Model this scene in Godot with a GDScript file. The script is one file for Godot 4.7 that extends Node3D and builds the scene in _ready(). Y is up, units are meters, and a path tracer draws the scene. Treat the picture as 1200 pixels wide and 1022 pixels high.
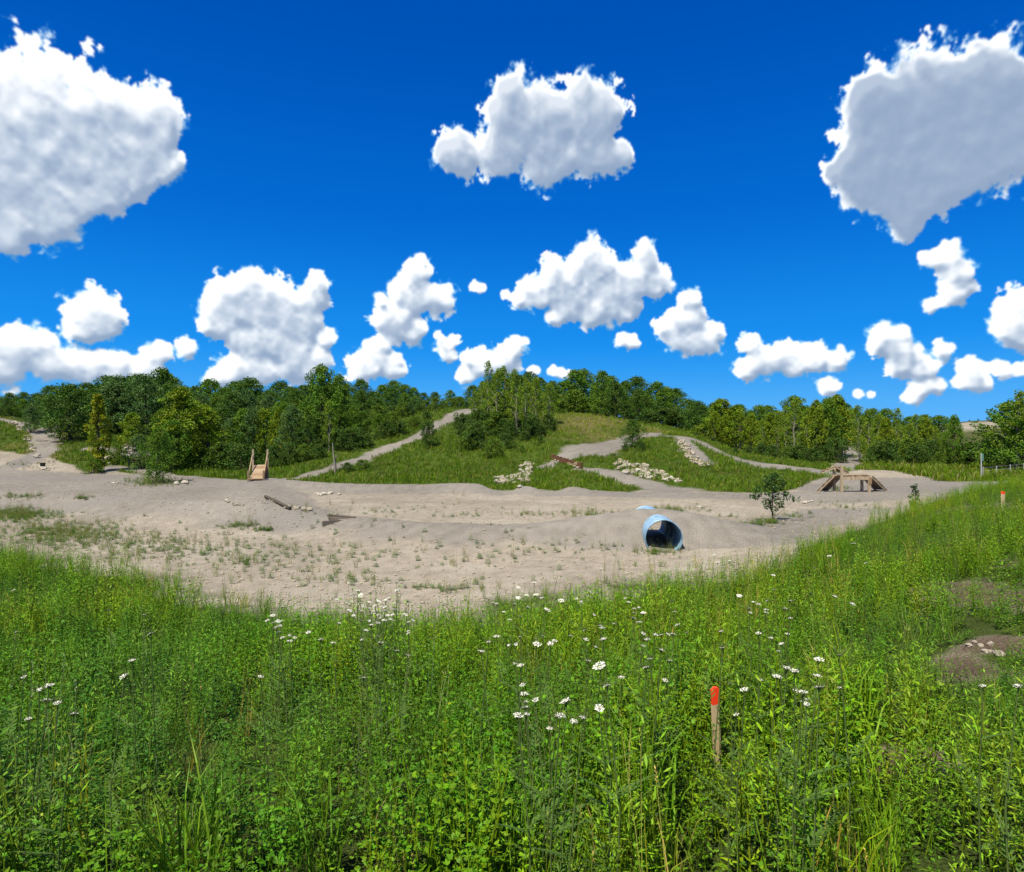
extends Node3D
# A gravel bike skills park seen from a weedy bank: y up, metres, camera looks along -z.
# "u" is a bearing (x / depth, scaled), "d" is the depth -z.
const F := 757.6
const EYE := 3.4
const UP := Vector3.UP
var rng := RandomNumberGenerator.new()
var na := FastNoiseLite.new()
var nb := FastNoiseLite.new()
var used := {}
var M := {}

# ------------------------------------------------------------------ mesh builder
class MB:
	var v := PackedVector3Array()
	var n := PackedVector3Array()
	var c := PackedColorArray()
	var ix := PackedInt32Array()
	var smooth := false
	func tri(a: Vector3, b: Vector3, d: Vector3, col: Color) -> void:
		var k := v.size()
		v.append(a); v.append(b); v.append(d)
		c.append(col); c.append(col); c.append(col)
		if smooth:
			var nn := (d - a).cross(b - a).normalized()
			n.append(nn); n.append(nn); n.append(nn)
		ix.append(k); ix.append(k + 1); ix.append(k + 2)
	func quad(a: Vector3, b: Vector3, d: Vector3, e: Vector3, col: Color) -> void:
		var k := v.size()
		v.append(a); v.append(b); v.append(d); v.append(e)
		c.append(col); c.append(col); c.append(col); c.append(col)
		if smooth:
			var nn := (d - a).cross(b - a).normalized()
			n.append(nn); n.append(nn); n.append(nn); n.append(nn)
		ix.append(k); ix.append(k + 1); ix.append(k + 2)
		ix.append(k); ix.append(k + 2); ix.append(k + 3)
	func box(ctr: Vector3, size: Vector3, basis: Basis, col: Color) -> void:
		var h := size * 0.5
		var p := []
		for i in 8:
			p.append(ctr + basis * Vector3(h.x * (1 if i & 1 else -1), h.y * (1 if i & 2 else -1), h.z * (1 if i & 4 else -1)))
		for f in [[0, 2, 3, 1], [4, 5, 7, 6], [0, 4, 6, 2], [1, 3, 7, 5], [2, 6, 7, 3], [0, 1, 5, 4]]:
			var a: Vector3 = p[f[0]]
			var b: Vector3 = p[f[1]]
			var e: Vector3 = p[f[2]]
			if (e - a).cross(b - a).dot((a + e) * 0.5 - ctr) < 0:
				quad(a, p[f[3]], e, b, col)
			else:
				quad(a, b, e, p[f[3]], col)
	func tube(path: Array, rad: Array, sides: int, col: Color, cap := true) -> void:
		# smooth tapered tube through the points
		var rings := []
		var ref := Vector3(0.31, 0.2, 0.93)
		for i in path.size():
			var t: Vector3 = (path[min(i + 1, path.size() - 1)] - path[max(i - 1, 0)]).normalized()
			var a := t.cross(ref).normalized()
			var b := t.cross(a)
			var k0 := v.size()
			for s in sides:
				var an := TAU * s / sides
				var o := a * cos(an) + b * sin(an)
				v.append(path[i] + o * rad[i]); c.append(col)
				if smooth: n.append(o)
			rings.append(k0)
		for i in path.size() - 1:
			for s in sides:
				var s2 := (s + 1) % sides
				var p0: int = rings[i] + s
				var p1: int = rings[i] + s2
				var q0: int = rings[i + 1] + s
				var q1: int = rings[i + 1] + s2
				ix.append(p0); ix.append(q1); ix.append(p1)
				ix.append(p0); ix.append(q0); ix.append(q1)
		if cap:
			for e in [0, path.size() - 1]:
				for s in range(1, sides - 1):
					var k: int = rings[e]
					if e == 0:
						tri(v[k], v[k + s], v[k + s + 1], col)
					else:
						tri(v[k], v[k + s + 1], v[k + s], col)
	func mesh(mat: Material) -> ArrayMesh:
		var arr := []
		arr.resize(Mesh.ARRAY_MAX)
		arr[Mesh.ARRAY_VERTEX] = v
		arr[Mesh.ARRAY_COLOR] = c
		if smooth: arr[Mesh.ARRAY_NORMAL] = n
		arr[Mesh.ARRAY_INDEX] = ix
		var m := ArrayMesh.new()
		m.add_surface_from_arrays(Mesh.PRIMITIVE_TRIANGLES, arr)
		m.surface_set_material(0, mat)
		return m

# ------------------------------------------------------------------ naming helpers
func numbered(called: String) -> String:
	if not used.has(called):
		used[called] = 0
		return called
	used[called] += 1
	return "%s_%03d" % [called, used[called]]

func tag(o: Node, label: String, category := "", group := "", kind := "") -> void:
	o.set_meta("label", label)
	if category: o.set_meta("category", category)
	if group: o.set_meta("group", group)
	if kind: o.set_meta("kind", kind)

func thing(called: String, at: Vector3, label: String, category: String, group := "", turn := 0.0) -> Node3D:
	var o := Node3D.new()
	o.name = numbered(called)
	add_child(o)
	o.position = at
	o.rotation.y = turn
	tag(o, label, category, group)
	return o

func part(called: String, mesh: Mesh, parent: Node, tr := Transform3D.IDENTITY, mat: Material = null) -> MeshInstance3D:
	var o := MeshInstance3D.new()
	o.mesh = mesh
	o.name = called
	if mat: o.material_override = mat
	parent.add_child(o, true)
	o.transform = tr
	return o

func rnd(a: float, b: float) -> float:
	return rng.randf_range(a, b)

# ------------------------------------------------------------------ terrain
const UC := [-300.0, 0, 110, 220, 310, 400, 480, 560, 620, 680, 740, 800, 870, 940, 1010, 1090, 1150, 1200, 1400]
const DR := [0.0, 3, 6, 9, 12, 15, 19, 24, 30, 36, 41, 46, 52, 60, 70, 82, 100, 140, 170, 300]
const HT := [
	[1.75, 1.75, 1.75, 1.75, 1.75, 1.75, 1.75, 1.75, 1.75, 1.75, 1.75, 1.75, 1.75, 1.75, 1.75, 1.75, 1.75, 1.75, 1.75],
	[1.5, 1.5, 1.5, 1.48, 1.47, 1.46, 1.46, 1.46, 1.46, 1.47, 1.48, 1.5, 1.52, 1.56, 1.6, 1.65, 1.68, 1.7, 1.7],
	[1.0, 1.0, 1.0, 0.98, 0.95, 0.92, 0.9, 0.92, 0.95, 0.97, 1.0, 1.05, 1.1, 1.2, 1.35, 1.5, 1.6, 1.65, 1.7],
	[0.55, 0.55, 0.52, 0.5, 0.45, 0.42, 0.4, 0.42, 0.47, 0.5, 0.55, 0.6, 0.7, 0.85, 1.1, 1.4, 1.5, 1.6, 1.65],
	[0.3, 0.3, 0.27, 0.22, 0.17, 0.13, 0.1, 0.14, 0.2, 0.24, 0.28, 0.32, 0.4, 0.6, 0.9, 1.25, 1.42, 1.52, 1.6],
	[0.2, 0.18, 0.12, 0.06, 0.02, 0, 0, 0, 0.03, 0.06, 0.08, 0.12, 0.2, 0.4, 0.7, 1.1, 1.32, 1.45, 1.55],
	[0.1, 0.06, 0.03, 0, 0, 0, 0, 0, 0, 0, 0, 0, 0.05, 0.18, 0.5, 0.95, 1.2, 1.35, 1.5],
	[0.05, 0, 0, 0, 0, 0, 0, 0, 0, 0, 0, 0, 0, 0.02, 0.2, 0.7, 1.02, 1.2, 1.4],
	[0.05, 0, 0, 0, 0, 0, 0, 0, 0, 0, 0, 0, 0, 0, 0.03, 0.4, 0.8, 1.0, 1.3],
	[0.1, 0.1, 0.05, 0, 0, 0, 0, 0, 0, 0, 0, 0, 0, 0, 0, 0.15, 0.5, 0.8, 1.2],
	[0.3, 0.25, 0.15, 0.15, 0.2, 0.15, 0.1, 0.1, 0.12, 0.12, 0.1, 0.05, 0.05, 0.02, 0, 0.08, 0.3, 0.6, 1.0],
	[0.5, 0.45, 0.3, 0.3, 0.35, 0.45, 0.5, 0.6, 0.7, 0.75, 0.75, 0.6, 0.35, 0.25, 0.1, 0.1, 0.25, 0.5, 0.9],
	[1.1, 1.1, 0.7, 0.55, 0.6, 1.2, 1.35, 1.7, 1.7, 1.9, 1.85, 1.75, 1.05, 0.75, 0.3, 0.25, 0.35, 0.5, 0.9],
	[2.0, 2.0, 1.9, 1.2, 1.3, 2.6, 3.1, 3.6, 3.4, 3.3, 3.05, 3.1, 1.65, 0.85, 0.55, 0.45, 0.5, 0.6, 1.0],
	[4.0, 4.0, 3.3, 2.5, 2.7, 4.2, 5.4, 5.9, 5.3, 5.1, 4.4, 3.6, 1.8, 1.1, 1.1, 0.7, 0.7, 0.8, 1.2],
	[5.6, 5.6, 4.5, 4.0, 4.2, 5.2, 6.6, 6.8, 6.3, 6.1, 5.4, 4.0, 2.2, 1.5, 2.0, 1.0, 0.9, 1.0, 1.5],
	[6.0, 6.0, 5.5, 5.0, 5.0, 6.0, 7.0, 7.0, 6.8, 6.5, 6.0, 4.4, 3.0, 2.5, 2.5, 1.8, 1.5, 1.5, 2.0],
	[6.0, 6.0, 6.0, 6.0, 6.0, 6.0, 6.5, 6.5, 6.5, 6.0, 5.5, 5.0, 4.0, 3.5, 3.5, 5.0, 6.0, 5.5, 4.0],
	[6.0, 6.0, 6.0, 6.0, 6.0, 6.0, 6.5, 6.5, 6.5, 6.0, 5.5, 5.0, 4.0, 4.0, 4.5, 6.0, 7.4, 7.0, 5.0],
	[7.0, 7.0, 7.0, 7.0, 7.0, 7.0, 7.0, 7.0, 7.0, 7.0, 7.0, 7.0, 7.0, 7.0, 7.0, 7.0, 7.0, 7.0, 7.0]]
const NS := 600
var dense := []            # per column of UC: heights at NS samples of log depth
var ridge_front := []
var ridge_back := []
var ramp_mound := []
var trails := []           # [polyline of Vector3(x, d, half width)]
const BU := [-300.0, 0, 100, 200, 300, 400, 500, 600, 700, 800, 880, 940, 1000, 1100, 1150, 1200, 1400]
const BD := [23.0, 18.5, 16.5, 14.2, 12.4, 11.4, 11.0, 12.2, 13.6, 14.0, 15.0, 17.5, 21, 29, 34, 40, 46]
const GU := [-300.0, 0, 60, 100, 200, 290, 330, 560, 650, 740, 800, 840, 890, 920, 960, 1010, 1050, 1100, 1200, 1400]
const GD := [62.0, 60, 57, 51, 50, 45, 41.6, 39.9, 39.6, 39.2, 41.2, 39.5, 38, 39, 47, 57, 56, 47, 42, 42]

func xof(u: float, d: float) -> float:
	return (u - 600.0) / F * d

func lut(xs: Array, ys: Array, x: float) -> float:
	if x <= xs[0]: return ys[0]
	for i in range(1, xs.size()):
		if x < xs[i]:
			var t: float = (x - xs[i - 1]) / (xs[i] - xs[i - 1])
			return lerpf(ys[i - 1], ys[i], t)
	return ys[-1]

func line_of(pts: Array) -> Array:
	var out := []
	for p in pts: out.append(Vector3(xof(p[0], p[1]), p[1], p[2]))
	return out

func along(pl: Array, x: float, d: float) -> Vector2:   # (distance, value carried by the line there)
	var best := 1e9
	var val := 0.0
	for i in pl.size() - 1:
		var a: Vector3 = pl[i]
		var b: Vector3 = pl[i + 1]
		var ex := b.x - a.x
		var ey := b.y - a.y
		var t := clampf(((x - a.x) * ex + (d - a.y) * ey) / (ex * ex + ey * ey), 0.0, 1.0)
		var qx := a.x + ex * t - x
		var qy := a.y + ey * t - d
		var q := qx * qx + qy * qy
		if q < best:
			best = q
			val = lerpf(a.z, b.z, t * t * (3.0 - 2.0 * t))
	return Vector2(sqrt(best), val)

func setup_terrain() -> void:
	na.seed = 11; na.noise_type = FastNoiseLite.TYPE_SIMPLEX_SMOOTH; na.frequency = 0.12
	na.fractal_type = FastNoiseLite.FRACTAL_FBM; na.fractal_octaves = 4
	nb.seed = 29; nb.noise_type = FastNoiseLite.TYPE_SIMPLEX_SMOOTH; nb.frequency = 0.9
	nb.fractal_type = FastNoiseLite.FRACTAL_FBM; nb.fractal_octaves = 3
	for ci in UC.size():
		var col := PackedFloat32Array()
		col.resize(NS + 1)
		for s in NS + 1:
			var d: float = exp(log(3.0) + (log(303.0) - log(3.0)) * s / NS) - 3.0
			var i := 0
			while i < DR.size() - 2 and d > DR[i + 1]: i += 1
			var i0: int = max(i - 1, 0)
			var i3: int = min(i + 2, DR.size() - 1)
			var w: float = (d - DR[i]) / (DR[i + 1] - DR[i])
			col[s] = cubic_interpolate_in_time(HT[i][ci], HT[i + 1][ci], HT[i0][ci], HT[i3][ci], w, DR[i + 1] - DR[i], DR[i0] - DR[i], DR[i3] - DR[i])
		dense.append(col)
	ridge_front = line_of([[-80, 36, 0.25], [60, 33, 0.4], [150, 30, 0.45], [230, 27.4, 0.5], [310, 25.4, 0.5], [390, 23.4, 0.42], [480, 21.8, 0.38], [600, 21.2, 0.36], [690, 20.9, 0.42], [740, 20.9, 0.3], [775, 20.9, 0.0], [815, 21.1, 0.25], [860, 22, 0.3], [930, 25, 0.12], [1000, 29, 0.0]])
	ridge_back = line_of([[325, 41, 0.25], [350, 40, 0.42], [400, 39, 0.46], [480, 38.7, 0.48], [555, 38.5, 0.55], [591, 38.5, 0.0], [616, 38.3, 0.42], [643, 38.2, 0.0], [672, 38, 0.4], [700, 37.8, 0.2], [740, 37.3, 0.0], [780, 37.0, 0.16], [850, 36.4, 0.2], [900, 36.0, 0.14], [960, 37, 0.16], [1040, 40, 0.1]])
	ramp_mound = line_of([[318, 26.5, 0.3], [304, 31, 0.35], [300, 36, 0.5], [299.5, 39.6, 0.52], [299, 42.5, 0.3]])
	trails = [
		line_of([[318, 42, 1.2], [340, 45, 1.0], [365, 48, 1.0], [400, 50.8, 1.1], [440, 55.5, 0.95], [490, 61, 0.8], [525, 66, 1.1], [540, 70, 1.8], [552, 75, 1.5], [565, 80, 0.8]]),
		line_of([[664, 51.5, 0.9], [690, 53.5, 2.7], [708, 55.5, 2.0], [728, 59, 1.2], [742, 62, 1.2], [770, 65, 1.0]]),
		line_of([[683, 47.6, 0.7], [705, 46.2, 1.0], [730, 44.2, 1.2], [760, 42.2, 1.4], [790, 40.5, 1.6]]),
		line_of([[640, 48.5, 0.4], [655, 50, 0.6], [668, 51.5, 0.6]]),
		line_of([[745, 62, 0.7], [790, 62, 0.8], [822, 60.5, 0.9], [850, 57, 1.0], [880, 54, 1.4], [915, 52.4, 1.7], [950, 51.6, 1.8], [985, 50.5, 1.6], [1010, 50, 1.2]]),
		line_of([[796, 61.5, 0.8], [803, 58, 0.9], [811, 54.5, 0.9], [820, 52.0, 0.9], [828, 51.2, 0.5]]),
		line_of([[985, 56, 1.0], [1000, 66, 1.5], [996, 76, 1.3], [985, 88, 1.5]]),
		line_of([[-60, 48, 0.9], [0, 50, 0.9], [40, 56, 1.0], [52, 60, 1.1], [48, 66, 0.8], [36, 72, 0.7], [22, 78, 1.2], [-30, 82, 2.0]]),
		line_of([[56, 60, 1.0], [57, 68, 1.1], [54, 80, 1.0]]),
		line_of([[112, 62, 1.4], [140, 62, 2.4], [165, 60, 1.2]]),
		line_of([[108, 50, 1.2], [135, 53, 1.4], [160, 53, 1.2], [200, 49.6, 0.8]])]

func height(x: float, d: float) -> float:
	if d < 0.4:
		return 1.75 + 0.03 * na.get_noise_2d(x * 3.0, d * 3.0)
	var u := 600.0 + F * x / maxf(d, 2.0)
	u = clampf(u, -299.0, 1399.0)
	var ci := 0
	while u > UC[ci + 1]: ci += 1
	var w: float = (u - UC[ci]) / (UC[ci + 1] - UC[ci])
	var s := (log(minf(d, 299.0) + 3.0) - log(3.0)) / (log(303.0) - log(3.0)) * NS
	var si := int(s)
	var fs := s - si
	var hh := [0.0, 0.0, 0.0, 0.0]
	for k in 4:
		var col: PackedFloat32Array = dense[clampi(ci - 1 + k, 0, UC.size() - 1)]
		hh[k] = lerpf(col[si], col[si + 1], fs)
	var c0: float = UC[max(ci - 1, 0)] - UC[ci]
	var c3: float = UC[min(ci + 2, UC.size() - 1)] - UC[ci]
	var h: float = cubic_interpolate_in_time(hh[1], hh[2], hh[0], hh[3], w, UC[ci + 1] - UC[ci], c0, c3)
	h += na.get_noise_2d(x * 1.6, d * 1.6) * (0.05 + 0.12 * smoothstep(42.0, 60.0, d)) + nb.get_noise_2d(x, d) * 0.018
	if d > 18 and d < 46:
		var q := along(ridge_front, x, d)
		if q.x < 5: h += q.y * 1.3 * exp(-q.x * q.x / 1.7)
		q = along(ridge_back, x, d)
		if q.x < 5: h += q.y * exp(-q.x * q.x / 1.5)
		q = along(ramp_mound, x, d)
		if q.x < 6: h += q.y * exp(-q.x * q.x / 2.6)
	return h

func gp(u: float, y: float) -> Vector3:    # the ground point seen at bearing u, row y
	var d := 1.5
	var last := d
	while d < 220.0:
		if height(xof(u, d), d) >= EYE - (y - 511.0) / F * d: break
		last = d
		d += 0.05 + d * 0.01
	for i in 10:
		var m := (last + d) * 0.5
		if height(xof(u, m), m) >= EYE - (y - 511.0) / F * m: d = m
		else: last = m
	return on_ground(xof(u, d), d)

func on_ground(x: float, d: float) -> Vector3:
	return Vector3(x, height(x, d), -d)

func ud(u: float, d: float) -> Vector3:
	return on_ground(xof(u, d), d)

# shares of [sand, gravel, grass, dry grass, soil] at a place
func cover(x: float, d: float) -> Array:
	var u := clampf(600.0 + F * x / maxf(d, 1.0), -300.0, 1400.0)
	var n1 := na.get_noise_2d(x * 2.0 + 40.0, d * 2.0)
	var n2 := nb.get_noise_2d(x * 1.2, d * 1.2 + 70.0)
	var bank := 1.0 - smoothstep(-1.6, 1.2, d - lut(BU, BD, u) + n1 * 2.2 + n2 * 1.0)
	var hill := 0.0
	var gravel := 0.0
	var dry := 0.0
	var soil := 0.0
	if d > 16 and d < 50:
		var q := along(ridge_front, x, d)
		gravel = 1.0 - smoothstep(1.3, 2.1, q.x + n1 * 0.7)
		q = along(ridge_back, x, d)
		gravel = maxf(gravel, 1.0 - smoothstep(1.5, 2.1, q.x + n1 * 0.5))
		q = along(ramp_mound, x, d)
		gravel = maxf(gravel, 1.0 - smoothstep(2.2, 3.4, q.x + n1))
		gravel = maxf(gravel, smoothstep(880.0, 960.0, u + n1 * 60) * smoothstep(31.0, 34.0, d + n1 * 3))
		gravel = maxf(gravel, (1.0 - smoothstep(250.0, 330.0, u)) * smoothstep(26.0, 30.0, d + n1 * 4))
	if d > 35:
		hill = smoothstep(-0.5, 0.5, d - lut(GU, GD, u) + n1 * 0.8 + n2 * 0.4)
		var t := 0.0
		for pl in trails:
			var q := along(pl, x, d)
			if q.x < 6.0: t = maxf(t, 1.0 - smoothstep(q.y * 0.75, q.y * 1.15, q.x + n1 * 0.7 + n2 * 0.35))
		gravel = maxf(gravel, t)
		hill *= 1.0 - t
		# dry clearing on top of the knoll, sandy hill far right, patchy bank far left
		dry = clampf(1.0 - Vector2((u - 695.0) / 55.0, (d - 71.0) / 12.0).length() * 0.8 + 0.15 + n1 * 0.5, 0.0, 1.0)
		dry = maxf(dry, clampf(1.0 - Vector2((u - 770.0) / 35.0, (d - 68.0) / 5.0).length() + n1 * 0.4, 0.0, 1.0))
		dry = maxf(dry, smoothstep(0.1, 0.5, n1 + 0.25) * (1.0 - smoothstep(60.0, 100.0, u)) * 0.7)
		dry = maxf(dry, smoothstep(1000.0, 1040.0, u) * 0.35 * smoothstep(-0.3, 0.3, n1))
		if d > 78: soil = smoothstep(78.0, 90.0, d) * 0.6
		if d > 120 and u > 1060 and u < 1260:
			var sh := smoothstep(1085.0, 1125.0, u + n1 * 30) * (1.0 - smoothstep(1200.0, 1250.0, u)) * smoothstep(122.0, 132.0, d) * (1.0 - smoothstep(150.0, 158.0, d + n1 * 8))
			hill *= 1.0 - sh
			soil *= 1.0 - sh
			dry *= 1.0 - sh
	var grass := maxf(bank, hill)
	if u > 1030 and d < 45:
		grass = maxf(grass, 0.0)
	# worn patches on the bank to the right
	if d < 26 and u > 990:
		for s in [[1168.0, 7.4, 0.4, 0.75], [1118.0, 8.4, 0.45, 0.5], [1150.0, 20.6, 0.9, 1.4], [1135.0, 4.9, 0.26, 0.35], [1075.0, 3.6, 0.22, 0.25], [1200.0, 5.4, 0.3, 0.3], [1190.0, 9.5, 0.4, 0.5]]:
			var e := Vector2((x - xof(s[0], s[1])) / s[2], (d - s[1]) / s[3]).length()
			soil = maxf(soil, 1.0 - smoothstep(0.6, 1.3, e + n2 * 1.1 + n1 * 0.9))
		grass *= 1.0 - soil * 0.9
	return [maxf(0.0, 1.0 - grass - gravel), gravel * (1.0 - grass), grass, dry, soil]

const C_SAND := Color(0.395, 0.360, 0.300)
const C_GRAV := Color(0.295, 0.279, 0.254)
const C_GRASS := Color(0.055, 0.082, 0.018)
const C_HILL := Color(0.072, 0.118, 0.018)
const C_DRY := Color(0.17, 0.15, 0.06)
const C_SOIL := Color(0.105, 0.082, 0.058)

func ground_color(x: float, d: float, cv: Array) -> Color:
	var n1 := na.get_noise_2d(x * 0.9 - 20.0, d * 0.9 + 9.0)
	var n2 := nb.get_noise_2d(x * 2.0, d * 2.0)
	var s := C_SAND * (1.0 + 0.2 * n1 + 0.3 * n2)
	var pale: float = smoothstep(0.12, 0.4, na.get_noise_2d(x * 1.7 + 90.0, d * 2.6))
	s = s.lerp(Color(0.52, 0.49, 0.425), pale * 0.45)
	s = s.lerp(Color(0.31, 0.28, 0.23), smoothstep(0.1, 0.5, -n1) * 0.6)
	var g := C_GRAV * (1.0 + 0.22 * n1 + 0.24 * n2)
	g = g.lerp(Color(0.28, 0.27, 0.26), smoothstep(0.0, 0.35, na.get_noise_2d(x * 0.6 + 5.0, d * 0.8)) * 0.7)
	var gr := C_GRASS if d < 34.0 else C_HILL
	gr = gr * (1.0 + 0.35 * n1 + 0.2 * n2)
	gr = gr.lerp(C_DRY * (1.0 + 0.2 * n2), cv[3])
	gr = gr.lerp(C_SOIL * (1.0 + 0.2 * n2), cv[4] * 0.6)
	var tot: float = cv[0] + cv[1] + cv[2] + 1e-4
	var c: Color = (s * (cv[0] / tot) + g * (cv[1] / tot) + gr * (cv[2] / tot))
	if d < 30.0: c = c.lerp(C_SOIL * (1.25 + 0.4 * n2), cv[4])
	c.a = 1.0
	return c

func build_terrain() -> void:
	var us := PackedFloat32Array()
	var q := -300.0
	while q <= 1500.0:
		us.append(q)
		q += 4.0
	var ds := PackedFloat32Array()
	var d := 0.6
	while d < 300.0:
		ds.append(d)
		d *= 1.0 + (0.03 if d < 2.0 else 0.0145 if d < 16.0 else 0.0085 if d < 62.0 else 0.02)
	ds.append(300.0)
	var nu := us.size()
	var nd := ds.size()
	var vs := PackedVector3Array()
	var cs := PackedColorArray()
	var kind := PackedByteArray()
	for j in nd:
		for i in nu:
			var x := xof(us[i], ds[j])
			var h := height(x, ds[j])
			vs.append(Vector3(x, h, -ds[j]))
			var cv := cover(x, ds[j])
			cs.append(ground_color(x, ds[j], cv))
			var k := 0
			if cv[2] > 0.5: k = 2 if ds[j] < 34.0 else 3
			elif cv[1] > 0.5: k = 1
			kind.append(k)
	var ns := PackedVector3Array()
	ns.resize(vs.size())
	for j in nd:
		for i in nu:
			var a := vs[j * nu + min(i + 1, nu - 1)] - vs[j * nu + max(i - 1, 0)]
			var b := vs[max(j - 1, 0) * nu + i] - vs[min(j + 1, nd - 1) * nu + i]
			ns[j * nu + i] = b.cross(a).normalized()
	var names := ["ground", "gravel_track", "meadow_bank", "hillside"]
	var labels := ["pale sandy dirt floor of the bike park", "grey gravel riding track with low rollers and berms", "weedy bank in the foreground sloping down to the dirt", "green hillside with trails rising behind the track"]
	for k in 4:
		var map := PackedInt32Array()
		map.resize(vs.size())
		map.fill(-1)
		var v2 := PackedVector3Array()
		var n2 := PackedVector3Array()
		var c2 := PackedColorArray()
		var ix := PackedInt32Array()
		for j in nd - 1:
			for i in nu - 1:
				if kind[j * nu + i] != k: continue
				var qd := [j * nu + i, j * nu + i + 1, (j + 1) * nu + i + 1, (j + 1) * nu + i]
				for p in qd:
					if map[p] < 0:
						map[p] = v2.size()
						v2.append(vs[p]); n2.append(ns[p]); c2.append(cs[p])
				# clockwise seen from above
				ix.append(map[qd[0]]); ix.append(map[qd[2]]); ix.append(map[qd[1]])
				ix.append(map[qd[0]]); ix.append(map[qd[3]]); ix.append(map[qd[2]])
		if k == 2:   # the sheet goes on under and behind the camera
			var w0 := xof(us[0], 0.6)
			var b0 := v2.size()
			for p in [Vector3(-60, 1.7, 60), Vector3(60, 1.7, 60), Vector3(60, 1.7, -0.62), Vector3(-60, 1.7, -0.62)]:
				v2.append(p); n2.append(UP); c2.append(C_GRASS)
			ix.append_array([b0, b0 + 2, b0 + 1, b0, b0 + 3, b0 + 2])
		if k == 3:   # and out to the horizon on all sides, below the hills
			var b0 := v2.size()
			for p in [Vector3(-900, -1.2, 900), Vector3(900, -1.2, 900), Vector3(900, -1.2, -900), Vector3(-900, -1.2, -900)]:
				v2.append(p); n2.append(UP); c2.append(C_HILL)
			ix.append_array([b0, b0 + 2, b0 + 1, b0, b0 + 3, b0 + 2])
		var arr := []
		arr.resize(Mesh.ARRAY_MAX)
		arr[Mesh.ARRAY_VERTEX] = v2
		arr[Mesh.ARRAY_NORMAL] = n2
		arr[Mesh.ARRAY_COLOR] = c2
		arr[Mesh.ARRAY_INDEX] = ix
		var m := ArrayMesh.new()
		m.add_surface_from_arrays(Mesh.PRIMITIVE_TRIANGLES, arr)
		m.surface_set_material(0, M.dirt)
		var o := part(names[k], m, self)
		tag(o, labels[k], "", "", "structure")

# ------------------------------------------------------------------ materials
func noise_tex(freq: float, lo: float, hi: float, seed_: int, octaves := 4, normal := false, strength := 4.0, size := 512) -> NoiseTexture2D:
	var n := FastNoiseLite.new()
	n.seed = seed_; n.frequency = freq; n.noise_type = FastNoiseLite.TYPE_SIMPLEX_SMOOTH
	n.fractal_octaves = octaves
	var t := NoiseTexture2D.new()
	t.width = size; t.height = size; t.seamless = true; t.noise = n
	if normal:
		t.as_normal_map = true; t.bump_strength = strength
	else:
		var g := Gradient.new()
		g.set_color(0, Color(lo, lo, lo)); g.set_color(1, Color(hi, hi, hi))
		g.set_offset(0, 0.22); g.set_offset(1, 0.78)
		t.color_ramp = g
	return t

func leaf_mat(back: Color, rough := 0.6) -> StandardMaterial3D:
	var m := StandardMaterial3D.new()
	m.vertex_color_use_as_albedo = true
	m.roughness = rough
	m.metallic_specular = 0.3
	m.cull_mode = BaseMaterial3D.CULL_DISABLED
	m.backlight_enabled = true
	m.backlight = back
	return m

func flat_mat(col: Color, rough := 0.85) -> StandardMaterial3D:
	var m := StandardMaterial3D.new()
	m.albedo_color = col.linear_to_srgb()
	m.roughness = rough
	m.metallic_specular = 0.3
	return m

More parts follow.
